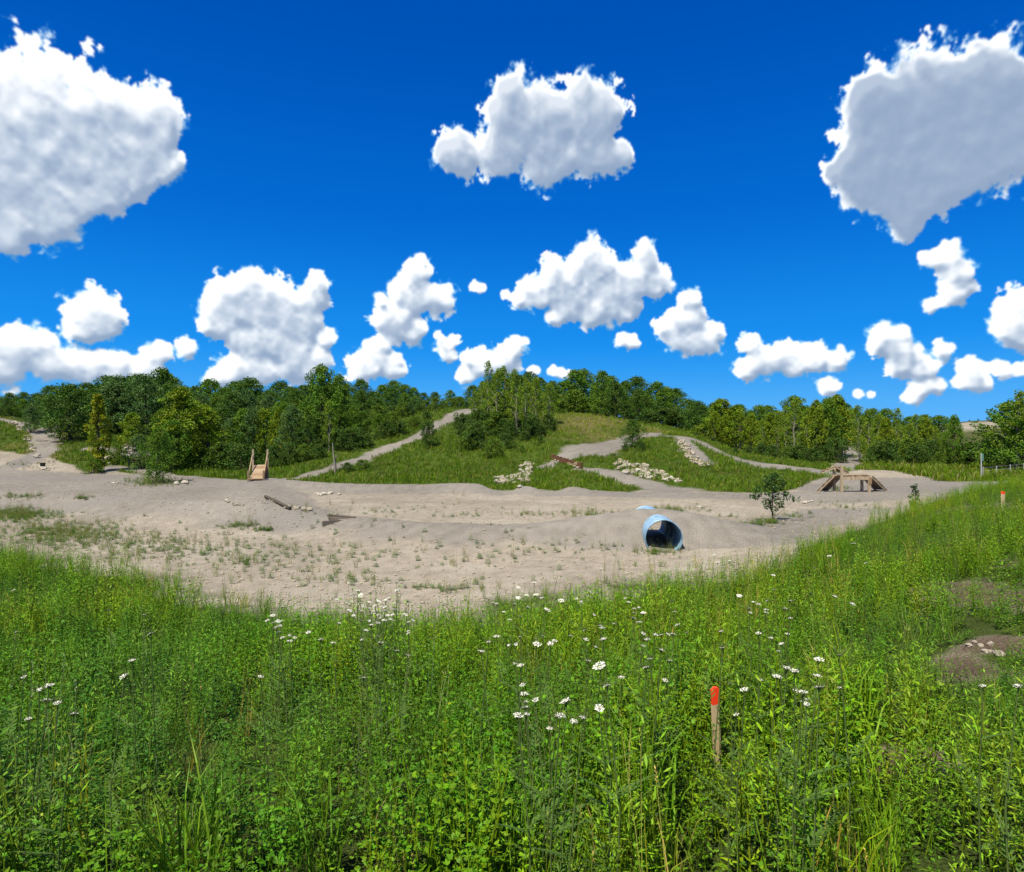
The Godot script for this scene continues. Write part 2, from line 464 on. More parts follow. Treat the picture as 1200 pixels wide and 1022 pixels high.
func setup_materials() -> void:
	var dirt := StandardMaterial3D.new()
	dirt.vertex_color_use_as_albedo = true
	dirt.roughness = 0.95
	dirt.metallic_specular = 0.2
	dirt.uv1_triplanar = true
	dirt.uv1_world_triplanar = true
	dirt.uv1_scale = Vector3.ONE * 0.37
	dirt.albedo_texture = noise_tex(0.09, 0.52, 1.0, 5, 5, false, 4, 1024)
	dirt.normal_enabled = true
	dirt.normal_texture = noise_tex(0.08, 0, 1, 6, 5, true, 6, 1024)
	dirt.normal_scale = 0.8
	M.dirt = dirt
	M.leaf = leaf_mat(Color(0.55, 0.7, 0.2))
	M.weed = leaf_mat(Color(0.55, 0.7, 0.2), 0.55)
	M.petal = leaf_mat(Color(0.5, 0.5, 0.45), 0.8)
	var bark := StandardMaterial3D.new()
	bark.vertex_color_use_as_albedo = true
	bark.roughness = 0.9
	bark.metallic_specular = 0.2
	bark.uv1_triplanar = true
	bark.uv1_scale = Vector3(2, 0.6, 2)
	bark.albedo_texture = noise_tex(0.03, 0.55, 1.0, 9)
	M.bark = bark
	for k in 3:
		var w := StandardMaterial3D.new()
		w.albedo_color = [Color(0.38, 0.28, 0.18), Color(0.31, 0.215, 0.135), Color(0.44, 0.355, 0.25)][k].linear_to_srgb()
		w.roughness = 0.85
		w.metallic_specular = 0.25
		w.uv1_triplanar = true
		w.uv1_scale = Vector3(1.5, 9, 9)
		w.albedo_texture = noise_tex(0.02, 0.6, 1.15, 40 + k, 4, false, 4, 256)
		M["wood%d" % k] = w
	M.wood_pale = flat_mat(Color(0.50, 0.39, 0.24))
	M.wood_dark = flat_mat(Color(0.085, 0.07, 0.058))
	M.wood_red = flat_mat(Color(0.105, 0.052, 0.03))
	M.wood_grey = flat_mat(Color(0.12, 0.105, 0.09))
	for k in 3:
		var s := StandardMaterial3D.new()
		s.albedo_color = [Color(0.40, 0.36, 0.285), Color(0.44, 0.415, 0.36), Color(0.33, 0.30, 0.255)][k].linear_to_srgb()
		s.roughness = 0.95
		s.metallic_specular = 0.2
		s.uv1_triplanar = true
		s.uv1_scale = Vector3.ONE * 1.7
		s.albedo_texture = noise_tex(0.03, 0.6, 1.2, 60 + k, 4, false, 4, 256)
		M["stone%d" % k] = s
	var steel := StandardMaterial3D.new()
	steel.albedo_color = Color(0.27, 0.45, 0.62).linear_to_srgb()
	steel.metallic = 0.3
	steel.roughness = 0.42
	steel.uv1_triplanar = true
	steel.albedo_texture = noise_tex(0.02, 0.72, 1.1, 77, 4, false, 4, 256)
	M.steel = steel
	M.black = flat_mat(Color(0.012, 0.012, 0.014), 0.5)
	M.orange = flat_mat(Color(0.85, 0.055, 0.015), 0.6)
	M.galv = flat_mat(Color(0.35, 0.37, 0.38), 0.5)

# ------------------------------------------------------------------ sky
# each cloud: [grey of its underside 0..1, softness, puffs of (u, row, radius)]
const CLOUDS := [
	[0.6, 1.6, [[20, 225, 62], [70, 212, 52], [112, 215, 38], [58, 255, 34], [8, 276, 26], [150, 200, 36], [184, 193, 24], [206, 188, 12], [60, 140, 85], [150, 150, 55], [-60, 200, 90]]],
	[0.35, 1.0, [[105, 362, 28], [88, 380, 19], [122, 380, 19], [106, 384, 20]]],
	[0.45, 1.2, [[12, 408, 30], [44, 408, 28], [62, 430, 22], [-20, 425, 40], [98, 428, 24], [128, 430, 24], [183, 411, 17], [166, 430, 20], [217, 407, 13]]],
	[0.5, 1.0, [[290, 345, 34], [262, 358, 28], [250, 380, 18], [312, 362, 42], [342, 380, 32], [371, 330, 16], [363, 348, 20], [381, 395, 13], [300, 396, 30], [335, 396, 28]]],
	[0.4, 1.2, [[268, 436, 20], [300, 430, 25], [345, 426, 27], [372, 418, 16], [250, 444, 12]]],
	[0.35, 1.0, [[438, 418, 21], [422, 430, 18], [460, 430, 18]]],
	[0.4, 1.2, [[492, 316, 17], [482, 344, 26], [514, 349, 20], [460, 378, 25], [480, 384, 20], [446, 352, 9]]],
	[0.3, 2.0, [[520, 404, 12], [531, 398, 8], [525, 417, 10], [512, 392, 6]]],
	[0.35, 2.2, [[560, 426, 18], [604, 406, 13], [588, 424, 20], [546, 440, 12], [626, 433, 7], [648, 434, 7], [657, 436, 8], [668, 438, 6]]],
	[0.55, 1.0, [[690, 308, 29], [652, 328, 26], [625, 345, 19], [606, 350, 10], [592, 344, 6], [670, 352, 28], [712, 345, 34], [748, 322, 26], [754, 294, 15], [770, 332, 19], [735, 362, 16], [650, 370, 13], [690, 368, 16]]],
	[0.4, 1.0, [[808, 350, 14], [805, 370, 21], [790, 388, 21], [826, 397, 21], [808, 402, 18]]],
	[0.45, 1.4, [[880, 402, 14], [890, 424, 20], [920, 418, 20], [950, 420, 20], [980, 420, 15], [872, 432, 13], [930, 432, 12]]],
	[0.2, 3.0, [[556, 335, 7], [562, 338, 6], [728, 397, 9], [738, 400, 9], [746, 403, 5]]],
	[0.85, 2.0, [[535, 180, 28], [585, 178, 30], [640, 188, 32], [690, 175, 32], [722, 182, 20], [620, 140, 50], [690, 130, 40]]],
	[1.0, 1.8, [[992, 195, 24], [1030, 212, 40], [1080, 210, 48], [1120, 196, 45], [1058, 248, 27], [1065, 268, 14], [1150, 180, 42], [1192, 182, 22], [1070, 140, 75], [1150, 110, 60], [1240, 150, 70]]],
	[0.35, 1.4, [[1110, 300, 19], [1124, 320, 17], [1112, 344, 17], [1092, 356, 10], [1090, 302, 13], [1128, 334, 14]]],
	[0.4, 1.3, [[1043, 398, 25], [1060, 418, 19], [1082, 430, 19], [1050, 430, 14], [1074, 455, 12], [1068, 465, 11], [1096, 450, 13]]],
	[0.35, 1.2, [[1134, 430, 14], [1140, 445, 17], [1122, 446, 8], [1152, 449, 9]]],
	[0.4, 1.2, [[-140, 400, 30], [-170, 420, 34], [-210, 425, 26]]],
	[0.45, 1.2, [[1330, 330, 40], [1370, 350, 44], [1410, 360, 36], [1310, 430, 20], [1350, 440, 24]]],
	[0.4, 1.2, [[1195, 362, 28], [1184, 384, 20], [1206, 390, 25], [1240, 380, 40]]],
	[0.3, 1.8, [[1105, 409, 11], [1098, 400, 6], [1172, 431, 12], [1196, 432, 10], [968, 453, 12], [980, 452, 7], [1004, 461, 6], [1020, 462, 4]]]]

func splat_clouds(list: Array, w: int, h: int, img: Image, x0: int, y0: int, per_deg: float, az0: float, el_top: float) -> void:
	# puffs in azimuth, elevation and radius (degrees) become a soft density field in a window of the sky image
	var D := PackedFloat32Array(); D.resize(w * h)
	var S := PackedFloat32Array(); S.resize(w * h)
	var fn := FastNoiseLite.new()
	fn.seed = 5; fn.frequency = 0.42 / per_deg; fn.fractal_octaves = 6; fn.fractal_gain = 0.6
	fn.domain_warp_enabled = true; fn.domain_warp_amplitude = 0.8 * per_deg; fn.domain_warp_frequency = 0.35 / per_deg
	var fb := FastNoiseLite.new()
	fb.seed = 8; fb.frequency = 0.7 / per_deg; fb.fractal_type = FastNoiseLite.FRACTAL_NONE
	for cl in list:
		var puffs := []
		for p in cl[2]:
			puffs.append([p[0], p[1], p[2], 1.0])
			for k in int(clampf(p[2] * 6.0, 5, 14)):
				var an := rnd(0, TAU)
				var q: float = p[2] * rnd(0.5, 0.9)
				puffs.append([p[0] + cos(an) * q / maxf(0.3, cos(deg_to_rad(p[1]))), p[1] + sin(an) * q * (1.0 if sin(an) > 0 else 0.5), p[2] * rnd(0.25, 0.48), rnd(0.6, 0.9)])
		for p in puffs:
			var cosel := maxf(0.3, cos(deg_to_rad(p[1])))
			var px: float = (p[0] - az0) * per_deg
			var py: float = (el_top - p[1]) * per_deg
			var r: float = p[2] * per_deg * 1.36
			var rx := r / cosel
			var ir := 1.0 / (r * r)
			var amp: float = p[3]
			for yy in range(maxi(0, int(py - r)), mini(h, int(py + r) + 1)):
				var dy := yy - py
				for xx in range(maxi(0, int(px - rx)), mini(w, int(px + rx) + 1)):
					var dx := (xx - px) * cosel
					var v := (1.0 - sqrt((dx * dx + dy * dy) * ir)) * amp
					if v <= 0.0: continue
					var i := yy * w + xx
					var o := D[i]
					D[i] = maxf(o, v) + 0.22 * minf(o, v)
					S[i] = cl[0]
	for yy in h:
		for xx in w:
			var i := yy * w + xx
			if D[i] <= 0.0: continue
			var bil := absf(fb.get_noise_2d(xx, yy)) * 0.6 + absf(fb.get_noise_2d(xx * 2.3 + 50.0, yy * 2.3)) * 0.35
			var m := minf(D[i], 0.9)
			var rim := 1.0 - 0.5 * smoothstep(0.22, 0.65, m)
			D[i] = m + (fn.get_noise_2d(xx, yy) * 0.62 - bil * 0.34) * rim - 0.05
	var sm := Image.create_from_data(w, h, false, Image.FORMAT_RF, D.to_byte_array())
	sm.resize(w / 4, h / 4, Image.INTERPOLATE_BILINEAR)
	sm.resize(w, h, Image.INTERPOLATE_CUBIC)
	var B := sm.get_data().to_float32_array()
	var step := per_deg * 0.34
	for yy in range(1, h - 1):
		for xx in range(1, w - 1):
			var i := yy * w + xx
			var d := D[i]
			if d <= 0.0: continue
			# how much cloud the light has come through
			var acc := 0.0
			for k in range(1, 9):
				var sx := xx - int(step * k * 0.38)
				var sy := yy - int(step * k * 0.92)
				if sx < 0 or sy < 0: break
				acc += maxf(B[sy * w + sx], 0.0) * (1.0 - k * 0.07)
			var t := exp(-acc * 0.36)
			var slope := (B[i] - B[i - 8 * w - 4]) * 0.75 + (D[i] - D[i - 3 * w - 1]) * 0.25 if yy > 9 and xx > 5 else 0.0
			var lit := clampf(0.26 + 0.74 * t + slope * 1.1, 0.0, 1.0)
			lit *= 1.0 - S[i] * S[i] * 0.7 * smoothstep(0.12, 0.6, B[i])
			var col := Color(0.55, 0.62, 0.72).lerp(Color(0.985, 0.985, 0.985), smoothstep(0.0, 0.78, lit))
			var wisp := 0.26 + 0.5 * fn.get_noise_2d(xx * 0.6 + 900.0, yy * 0.6)
			var a := smoothstep(0.0, clampf(wisp, 0.10, 0.5), d) * 0.97
			var X := posmod(x0 + xx, img.get_width())
			img.set_pixel(X, y0 + yy, img.get_pixel(X, y0 + yy).lerp(col, a))

func sky_blue(el: float) -> Color:
	# clear summer air, values as seen
	var c := Color(0.36, 0.67, 0.92).lerp(Color(0.10, 0.53, 0.88), smoothstep(0.0, 9.0, el))
	c = c.lerp(Color(0.015, 0.39, 0.77), smoothstep(6.0, 20.0, el))
	c = c.lerp(Color(0.0, 0.30, 0.66), smoothstep(16.0, 34.0, el))
	return c.lerp(Color(0.0, 0.21, 0.52), smoothstep(34.0, 90.0, el))

func build_sky() -> Sky:
	var W := 4096
	var per := W / 360.0
	var small := Image.create(512, 256, false, Image.FORMAT_RGB8)
	for y in 256:
		small.fill_rect(Rect2i(0, y, 512, 1), sky_blue(90.0 - (y + 0.5) / 256.0 * 180.0) if y < 128 else Color(0.30, 0.32, 0.26))
	# the sky goes on with clouds like these all round
	var rest := []
	for k in 46:
		var az := rnd(66, 294)
		var el := rnd(6, 75)
		var sz := rnd(1.2, 3.2) * (1.0 + el / 40.0)
		var pf := []
		for j in 6:
			pf.append([az + rnd(-2, 2) * sz, el + rnd(-0.7, 0.7) * sz, sz * rnd(0.5, 1.0)])
		rest.append([clampf(el / 60.0 + 0.3, 0, 0.9), 1.4, pf])
	splat_clouds(rest, 512, 128, small, 0, 0, 512.0 / 360.0, 0.0, 90.0)
	small.resize(W, W / 2, Image.INTERPOLATE_BILINEAR)
	for y in W / 4:
		small.fill_rect(Rect2i(0, y, 670, 1), sky_blue(90.0 - (y + 0.5) / per))
		small.fill_rect(Rect2i(W - 670, y, 670, 1), sky_blue(90.0 - (y + 0.5) / per))
	var near := []
	for cl in CLOUDS:
		var pf := []
		for p in cl[2]:
			var v := Vector3((p[0] - 600.0) / F, (511.0 - p[1]) / F, -1.0)
			var flat := Vector2(v.x, v.z).length()
			var e := atan2(v.y, flat)
			pf.append([rad_to_deg(atan2(v.x, -v.z)), rad_to_deg(e), rad_to_deg(p[2] / F / (1.0 + v.x * v.x * 0.6 + v.y * v.y * 0.6))])
		near.append([cl[0], cl[1], pf])
	splat_clouds(near, 1320, 640, small, -660, W / 4 - 640, per, -660 / per, 640 / per)
	# Godot's panorama starts at -z
	var p := PanoramaSkyMaterial.new()
	p.panorama = ImageTexture.create_from_image(small)
	var s := Sky.new()
	s.sky_material = p
	return s

# ------------------------------------------------------------------ plants
func leafy(mb: MB, at: Vector3, dir: Vector3, side: Vector3, ln: float, wd: float, col: Color) -> void:
	var mid := at + dir * ln * 0.5
	mb.quad(at, mid + side * wd * 0.5, at + dir * ln, mid - side * wd * 0.5, col)

func rdir() -> Vector3:
	var z := rnd(-1, 1)
	var a := rnd(0, TAU)
	var r := sqrt(1.0 - z * z)
	return Vector3(r * cos(a), z, r * sin(a))

# a tree: h height, r crown radius, low where the crown starts, shape exponent, clumps, leaves per clump
func make_tree(h: float, r: float, low: float, point: float, clumps: int, per: int, leaf: float, col: Color, bark: Color, stems := 1, gap := 0.75) -> Array:
	var tm := MB.new()
	tm.smooth = true
	var cm := MB.new()
	var tops := []
	for s in stems:
		var lean := Vector3(rnd(-1, 1), 0, rnd(-1, 1)) * (0.04 * h if stems == 1 else 0.16 * h)
		var base := Vector3(rnd(-1, 1), 0, rnd(-1, 1)) * (0.0 if stems == 1 else r * 0.25)
		var path := []
		var rad := []
		var r0 := h * (0.017 if stems == 1 else 0.011)
		for k in 7:
			var t := k / 6.0
			path.append(base + Vector3(0, -0.25 + t * (h * 0.93 + 0.25), 0) + lean * t * t + Vector3(rnd(-1, 1), 0, rnd(-1, 1)) * 0.012 * h)
			rad.append(r0 * (1.15 - t * 1.02))
		tm.tube(path, rad, 7, bark)
		tops.append(path)
	var ph := rnd(0, TAU)
	var ph2 := rnd(0, TAU)
	for k in clumps:
		var t := pow((k + rnd(0, 1)) / clumps, 0.85)
		var y := lerpf(low * h, h * 0.97, t)
		# width of the crown at this height
		var wy := pow(sin(PI * clampf(lerpf(0.16, 1.0, pow(t, point)), 0, 1)), 0.7) * r + 0.08 * r
		var an := k * 2.39996 + rnd(-0.6, 0.6)
		var q := wy * sqrt(rnd(0.12, 1.0)) * rnd(0.75, 1.15) * (1.0 + 0.22 * sin(an * 2.0 + ph + t * 3.0) + 0.16 * sin(t * 13.0 + ph2 + an))
		var path: Array = tops[k % tops.size()]
		var f := clampf(y / (h * 0.93), 0, 1) * 6.0
		var axis: Vector3 = path[int(f)].lerp(path[min(int(f) + 1, 6)], f - int(f))
		var ctr := Vector3(axis.x + cos(an) * q, y, axis.z + sin(an) * q)
		var cr := r * rnd(0.16, 0.40) * (1.0 - 0.35 * t)
		# limb
		var fb := clampf((y - q * 0.7) / (h * 0.93), 0.04, 0.98) * 6.0
		var from: Vector3 = path[int(fb)].lerp(path[min(int(fb) + 1, 6)], fb - int(fb))
		if k % 2 == 0:
			tm.tube([from, from.lerp(ctr, 0.5) + Vector3(0, -0.03 * q, 0), ctr], [h * 0.0055, h * 0.0035, h * 0.0012], 4, bark, false)
		var tone := rnd(0.78, 1.22)
		var hue := rnd(-0.15, 0.15)
		for j in per:
			var o := rdir()
			var rr := cr * pow(rnd(0.15, 1.0), 0.5)
			var p := ctr + Vector3(o.x * rr, o.y * rr * gap, o.z * rr)
			if p.y < 0.02: p.y = rnd(0.02, 0.2)
			var dir := (o + rdir() * 0.9 + Vector3(0, -0.25, 0)).normalized()
			var side := dir.cross(rdir()).normalized()
			var g := tone * rnd(0.75, 1.25)
			var ll := leaf * rnd(0.7, 1.35)
			leafy(cm, p, dir, side, ll, ll * rnd(0.6, 0.85), Color(col.r * g * (1.0 + hue), col.g * g, col.b * g * (1.0 - hue)))
	return [tm.mesh(M.bark), cm.mesh(M.leaf), h]

func plant_tree(called: String, kinds: Array, at: Vector3, top: float, label: String, group := "", wide := 1.0) -> Node3D:
	var pick: Array = kinds[rng.randi() % kinds.size()]
	var k: float = top / pick[2]
	var o := thing(called, at - Vector3(0, 0.05, 0), label, "shrub" if called.contains("shrub") else "tree", group, rnd(0, TAU))
	o.scale = Vector3(k * wide, k, k * wide)
	part("trunk", pick[0], o)
	part("crown", pick[1], o)
	return o

# ground plants used in thousands
func blade(mb: MB, at: Vector3, an: float, h: float, w: float, bend: float, col: Color) -> void:
	var out := Vector3(cos(an), 0, sin(an))
	var sd := Vector3(-sin(an), 0, cos(an))
	var a := rnd(0, TAU)
	sd = sd.rotated(UP, a)
	var p0 := at
	var p1 := at + out * bend * 0.16 + UP * h * 0.42
	var p2 := at + out * bend * 0.5 + UP * h * 0.78
	var p3 := at + out * bend + UP * h * (1.0 - bend * 0.25)
	mb.quad(p0 - sd * w * 0.5, p0 + sd * w * 0.5, p1 + sd * w * 0.5, p1 - sd * w * 0.5, col)
	mb.quad(p1 - sd * w * 0.5, p1 + sd * w * 0.5, p2 + sd * w * 0.36, p2 - sd * w * 0.36, col)
	mb.tri(p2 - sd * w * 0.36, p2 + sd * w * 0.36, p3, col)

func make_tuft(blades: int, h: float, spread: float, w: float, col: Color, seeds := 0, dry := 0.06) -> ArrayMesh:
	var mb := MB.new()
	for k in blades:
		var g := rnd(0.7, 1.3)
		var c := Color(col.r * g * rnd(0.85, 1.2), col.g * g, col.b * g)
		if rng.randf() < dry: c = Color(0.27, 0.24, 0.10) * rnd(0.7, 1.1)
		blade(mb, Vector3(rnd(-1, 1), 0, rnd(-1, 1)) * spread, rnd(0, TAU), h * rnd(0.5, 1.1), w * rnd(0.7, 1.3), h * rnd(0.1, 0.6), c)
	for k in seeds:
		var p := Vector3(rnd(-1, 1), 0, rnd(-1, 1)) * spread
		var q := p + Vector3(rnd(-0.12, 0.12), 1, rnd(-0.12, 0.12)) * h * rnd(1.15, 1.6)
		mb.tube([p, p.lerp(q, 0.5) + Vector3(rnd(-0.02, 0.02), 0, 0), q], [0.0022, 0.0018, 0.0014], 3, Color(0.17, 0.21, 0.07), false)
		var ln := rnd(0.05, 0.11)
		var sc := Color(0.30, 0.27, 0.12) if rng.randf() < 0.4 else Color(0.16, 0.20, 0.07)
		for j in 12:
			var t := j / 12.0
			leafy(mb, q + UP * (t * ln - 0.01), (rdir() * 0.6 + UP).normalized(), rdir(), 0.016, 0.006, sc * rnd(0.8, 1.2))
	return mb.mesh(M.weed)

func make_forb(stems: int, h: float, leaf: float, nodes: int, trio: int, col: Color, spread: float, slim := 0.5) -> ArrayMesh:
	var mb := MB.new()
	for s in stems:
		var an := rnd(0, TAU)
		var out := Vector3(cos(an), 0, sin(an))
		var p0 := Vector3(rnd(-1, 1), 0, rnd(-1, 1)) * spread
		var hh := h * rnd(0.6, 1.1)
		var p2 := p0 + out * hh * rnd(0.05, 0.4) + UP * hh
		var p1 := p0.lerp(p2, 0.5) + UP * hh * 0.06
		mb.tube([p0, p1, p2], [0.0035, 0.0028, 0.0015], 3, Color(col.r * 1.1, col.g * 0.95, col.b), false)
		var tone := rnd(0.8, 1.2)
		for k in nodes:
			var t := (k + 0.6) / nodes
			var p := p0.lerp(p1, t * 2.0) if t < 0.5 else p1.lerp(p2, t * 2.0 - 1.0)
			var a2 := k * 2.4 + rnd(-0.5, 0.5)
			var o := Vector3(cos(a2), rnd(0.1, 0.7), sin(a2)).normalized()
			var pet := p + o * leaf * rnd(0.3, 1.1)
			var g := tone * rnd(0.75, 1.25)
			var cc := Color(col.r * g * rnd(0.85, 1.15), col.g * g, col.b * g)
			for j in trio:
				var dir := (o + Vector3(-o.z, 0, o.x) * (j - (trio - 1) * 0.5) * 0.9 + rdir() * 0.3).normalized()
				var side := dir.cross(UP + rdir() * 0.5).normalized()
				var ll := leaf * rnd(0.75, 1.25) * (1.0 - 0.35 * t)
				leafy(mb, pet, dir, side, ll, ll * slim, cc)
	return mb.mesh(M.weed)

func scatter(called: String, mesh: Mesh, list: Array, label: String, category: String) -> void:
	# list of [position, turn, scale, colour]
	if list.is_empty(): return
	var mm := MultiMesh.new()
	mm.transform_format = MultiMesh.TRANSFORM_3D
	mm.use_colors = true
	mm.mesh = mesh
	mm.instance_count = list.size()
	for i in list.size():
		var e: Array = list[i]
		var b := Basis(UP, e[1]).rotated(Vector3(cos(e[1] * 7.0), 0, sin(e[1] * 7.0)), 0.12).scaled(e[2])
		mm.set_instance_transform(i, Transform3D(b, e[0]))
		mm.set_instance_color(i, e[3])
	var o := MultiMeshInstance3D.new()
	o.multimesh = mm
	o.name = numbered(called)
	add_child(o)
	tag(o, label, category, "", "stuff")

func tint(spread := 0.18) -> Color:
	var g := rnd(1.0 - spread, 1.0 + spread)
	return Color(g * rnd(0.85, 1.2), g, g * rnd(0.8, 1.2))

# ------------------------------------------------------------------ rocks
var rocks := []
func make_rocks() -> void:
	for k in 7:
		var mb := MB.new()
		var rows := []
		var nrad := 7
		var off := []
		for j in 5:
			var row := []
			for i in nrad:
				var th := PI * (j + 0.35) / 4.7
				var ph := TAU * (i + (0.5 if j % 2 else 0.0)) / nrad
				var rr := rnd(0.78, 1.12)
				row.append(Vector3(sin(th) * cos(ph) * rr, cos(th) * rr * 0.72, sin(th) * sin(ph) * rr * 0.85))
			rows.append(row)
		mb.smooth = true
		for j in 4:
			for i in nrad:
				var i2 := (i + 1) % nrad
				var a: Vector3 = rows[j][i]
				var b: Vector3 = rows[j][i2]
				var c: Vector3 = rows[j + 1][i2]
				var e: Vector3 = rows[j + 1][i]
				for t in [[a, b, c], [a, c, e]]:
					if (t[2] - t[0]).cross(t[1] - t[0]).dot(t[0] + t[1] + t[2]) < 0: mb.tri(t[0], t[2], t[1], Color.WHITE)
					else: mb.tri(t[0], t[1], t[2], Color.WHITE)
		for e in [0, 4]:
			var mid := Vector3.ZERO
			for p in rows[e]: mid += p / nrad
			for i in nrad:
				var t := [mid, rows[e][i], rows[e][(i + 1) % nrad]]
				if (t[2] - t[0]).cross(t[1] - t[0]).dot(t[0] + t[1] + t[2]) < 0: mb.tri(t[0], t[2], t[1], Color.WHITE)
				else: mb.tri(t[0], t[1], t[2], Color.WHITE)
		rocks.append(mb.mesh(M.stone0))

func add_rock(parent: Node3D, at: Vector3, r: float, m := -1) -> void:
	var b := Basis(rdir().normalized(), rnd(0, 0.5)) * Basis(UP, rnd(0, TAU))
	var o := part("rock", rocks[rng.randi() % rocks.size()], parent, Transform3D(b.scaled(Vector3(r, r, r) * Vector3(rnd(0.8, 1.3), rnd(0.7, 1.1), rnd(0.8, 1.2))), at))
	o.material_override = M["stone%d" % (m if m >= 0 else rng.randi() % 3)]

# rows: [u, row, spread px, spread rows, count, radius]
func rock_pile(called: String, label: String, spots: Array, m := -1, group := "") -> void:
	var base := gp(spots[0][0], spots[0][1])
	var o := thing(called, base, label, "rocks", group)
	for s in spots:
		for k in s[4]:
			var g := gp(s[0] + rnd(-1, 1) * s[2], s[1] + rnd(-1, 1) * s[3])
			var r: float = s[5] * rnd(0.6, 1.35)
			add_rock(o, g - base + UP * r * rnd(0.1, 0.5), r, m)

# ------------------------------------------------------------------ wooden features
func plank(parent: Node3D, at: Vector3, size: Vector3, basis := Basis.IDENTITY, called := "plank", mat := -1) -> void:
	var bm := BoxMesh.new()
	bm.size = Vector3.ONE
	var o := part(called, unit_box, parent, Transform3D(basis * Basis.from_scale(size), at))
	o.material_override = M["wood%d" % (mat if mat >= 0 else rng.randi() % 3)]

var unit_box: ArrayMesh

func decked(parent: Node3D, a: Vector3, b: Vector3, width: float, step := 0.145, called := "plank") -> void:
	# cross planks on two stringers from a to b
	var dir := (b - a).normalized()
	var side := dir.cross(UP).normalized()
	var bas := Basis(dir, side.cross(dir).normalized(), side)
	var n := int(a.distance_to(b) / step)
	for k in n:
		plank(parent, a.lerp(b, (k + 0.5) / n), Vector3(step * 0.92, 0.035, width * rnd(0.97, 1.03)), bas, called)
	for s in [-1, 1]:
		plank(parent, a.lerp(b, 0.5) + side * s * (width * 0.5 - 0.05) - bas.y * 0.085, Vector3(a.distance_to(b), 0.10, 0.05), bas, "stringer", 2)

func build_entry_ramp() -> void:
	var base := ud(299.5, 39.3)
	var o := thing("wooden_ramp", base, "narrow wooden ramp with two tall pale posts at the end of the gravel mound", "ramp", "", 0.27)
	var a := Vector3(0, 0.1, 0)
	var b := Vector3(0.02, 0.86, -2.5)
	decked(o, a, b, 0.76)
	for s in [-1, 1]:
		plank(o, Vector3(0.02 + s * 0.44, 0.42, -2.42), Vector3(0.11, 2.9, 0.11), Basis.IDENTITY, "post", 2)
		plank(o, Vector3(s * 0.44, 0.12, -0.15), Vector3(0.1, 1.0, 0.1), Basis.IDENTITY, "post", 1)
	# boarded right side and its rail
	for k in 6:
		var t := (k + 0.5) / 6.0
		plank(o, Vector3(0.46, lerpf(-0.15, 0.55, t), lerpf(-0.35, -2.3, t)), Vector3(0.035, lerpf(0.55, 1.5, t), 0.3), Basis.IDENTITY, "side_board", 1)
		o.get_child(o.get_child_count() - 1).material_override = M.wood_red
	var dir := Vector3(0, 1.2, -2.2).normalized()
	for s in [-1, 1]:
		plank(o, Vector3(s * 0.45, 0.98 if s > 0 else 0.9, -1.35), Vector3(0.05, 0.09, 2.45), Basis(Vector3.RIGHT, atan2(1.25, 2.2)), "rail", 0)

func build_deck_feature() -> void:
	# raised plank deck with a ramp down at either end
	var base := ud(998, 38.4)
	var o := thing("wooden_bridge", base, "raised timber bike bridge with sloping ends on the gravel at right", "bridge")
	var y0 := 1.0
	decked(o, Vector3(-0.85, y0, 0), Vector3(0.88, y0, 0), 0.8)
	var r0 := ud(962.5, 39.4) - base
	decked(o, Vector3(-0.88, y0 - 0.02, 0.02), r0 + Vector3(0, 0.06, 0), 0.75)
	var r1 := ud(1033, 39.0) - base
	decked(o, Vector3(0.9, y0 - 0.02, 0), r1 + Vector3(0, 0.06, 0), 0.75)
	for s in [[-0.8, 0.42, 1.85], [-0.82, -0.42, 1.65], [0.82, 0.42, 1.25], [0.84, -0.42, 1.2]]:
		plank(o, Vector3(s[0], s[2] * 0.5 - 0.25, s[1]), Vector3(0.13, s[2], 0.13), Basis.IDENTITY, "post", 2)
	# upper ladder piece over the left post
	var p := Vector3(-0.8, 1.5, -0.45)
	decked(o, p, Vector3(-1.45, 1.18, -0.75), 0.6, 0.2)
	decked(o, p + Vector3(0.03, 0, 0), Vector3(-0.05, 1.12, -0.55), 0.6, 0.2)
	plank(o, Vector3(0.0, y0 - 0.2, 0.42), Vector3(1.75, 0.14, 0.05), Basis.IDENTITY, "side_beam", 2)
	plank(o, Vector3(0.85, y0 - 0.32, 0.36), Vector3(0.16, 0.4, 0.3), Basis.IDENTITY, "brace", 1)

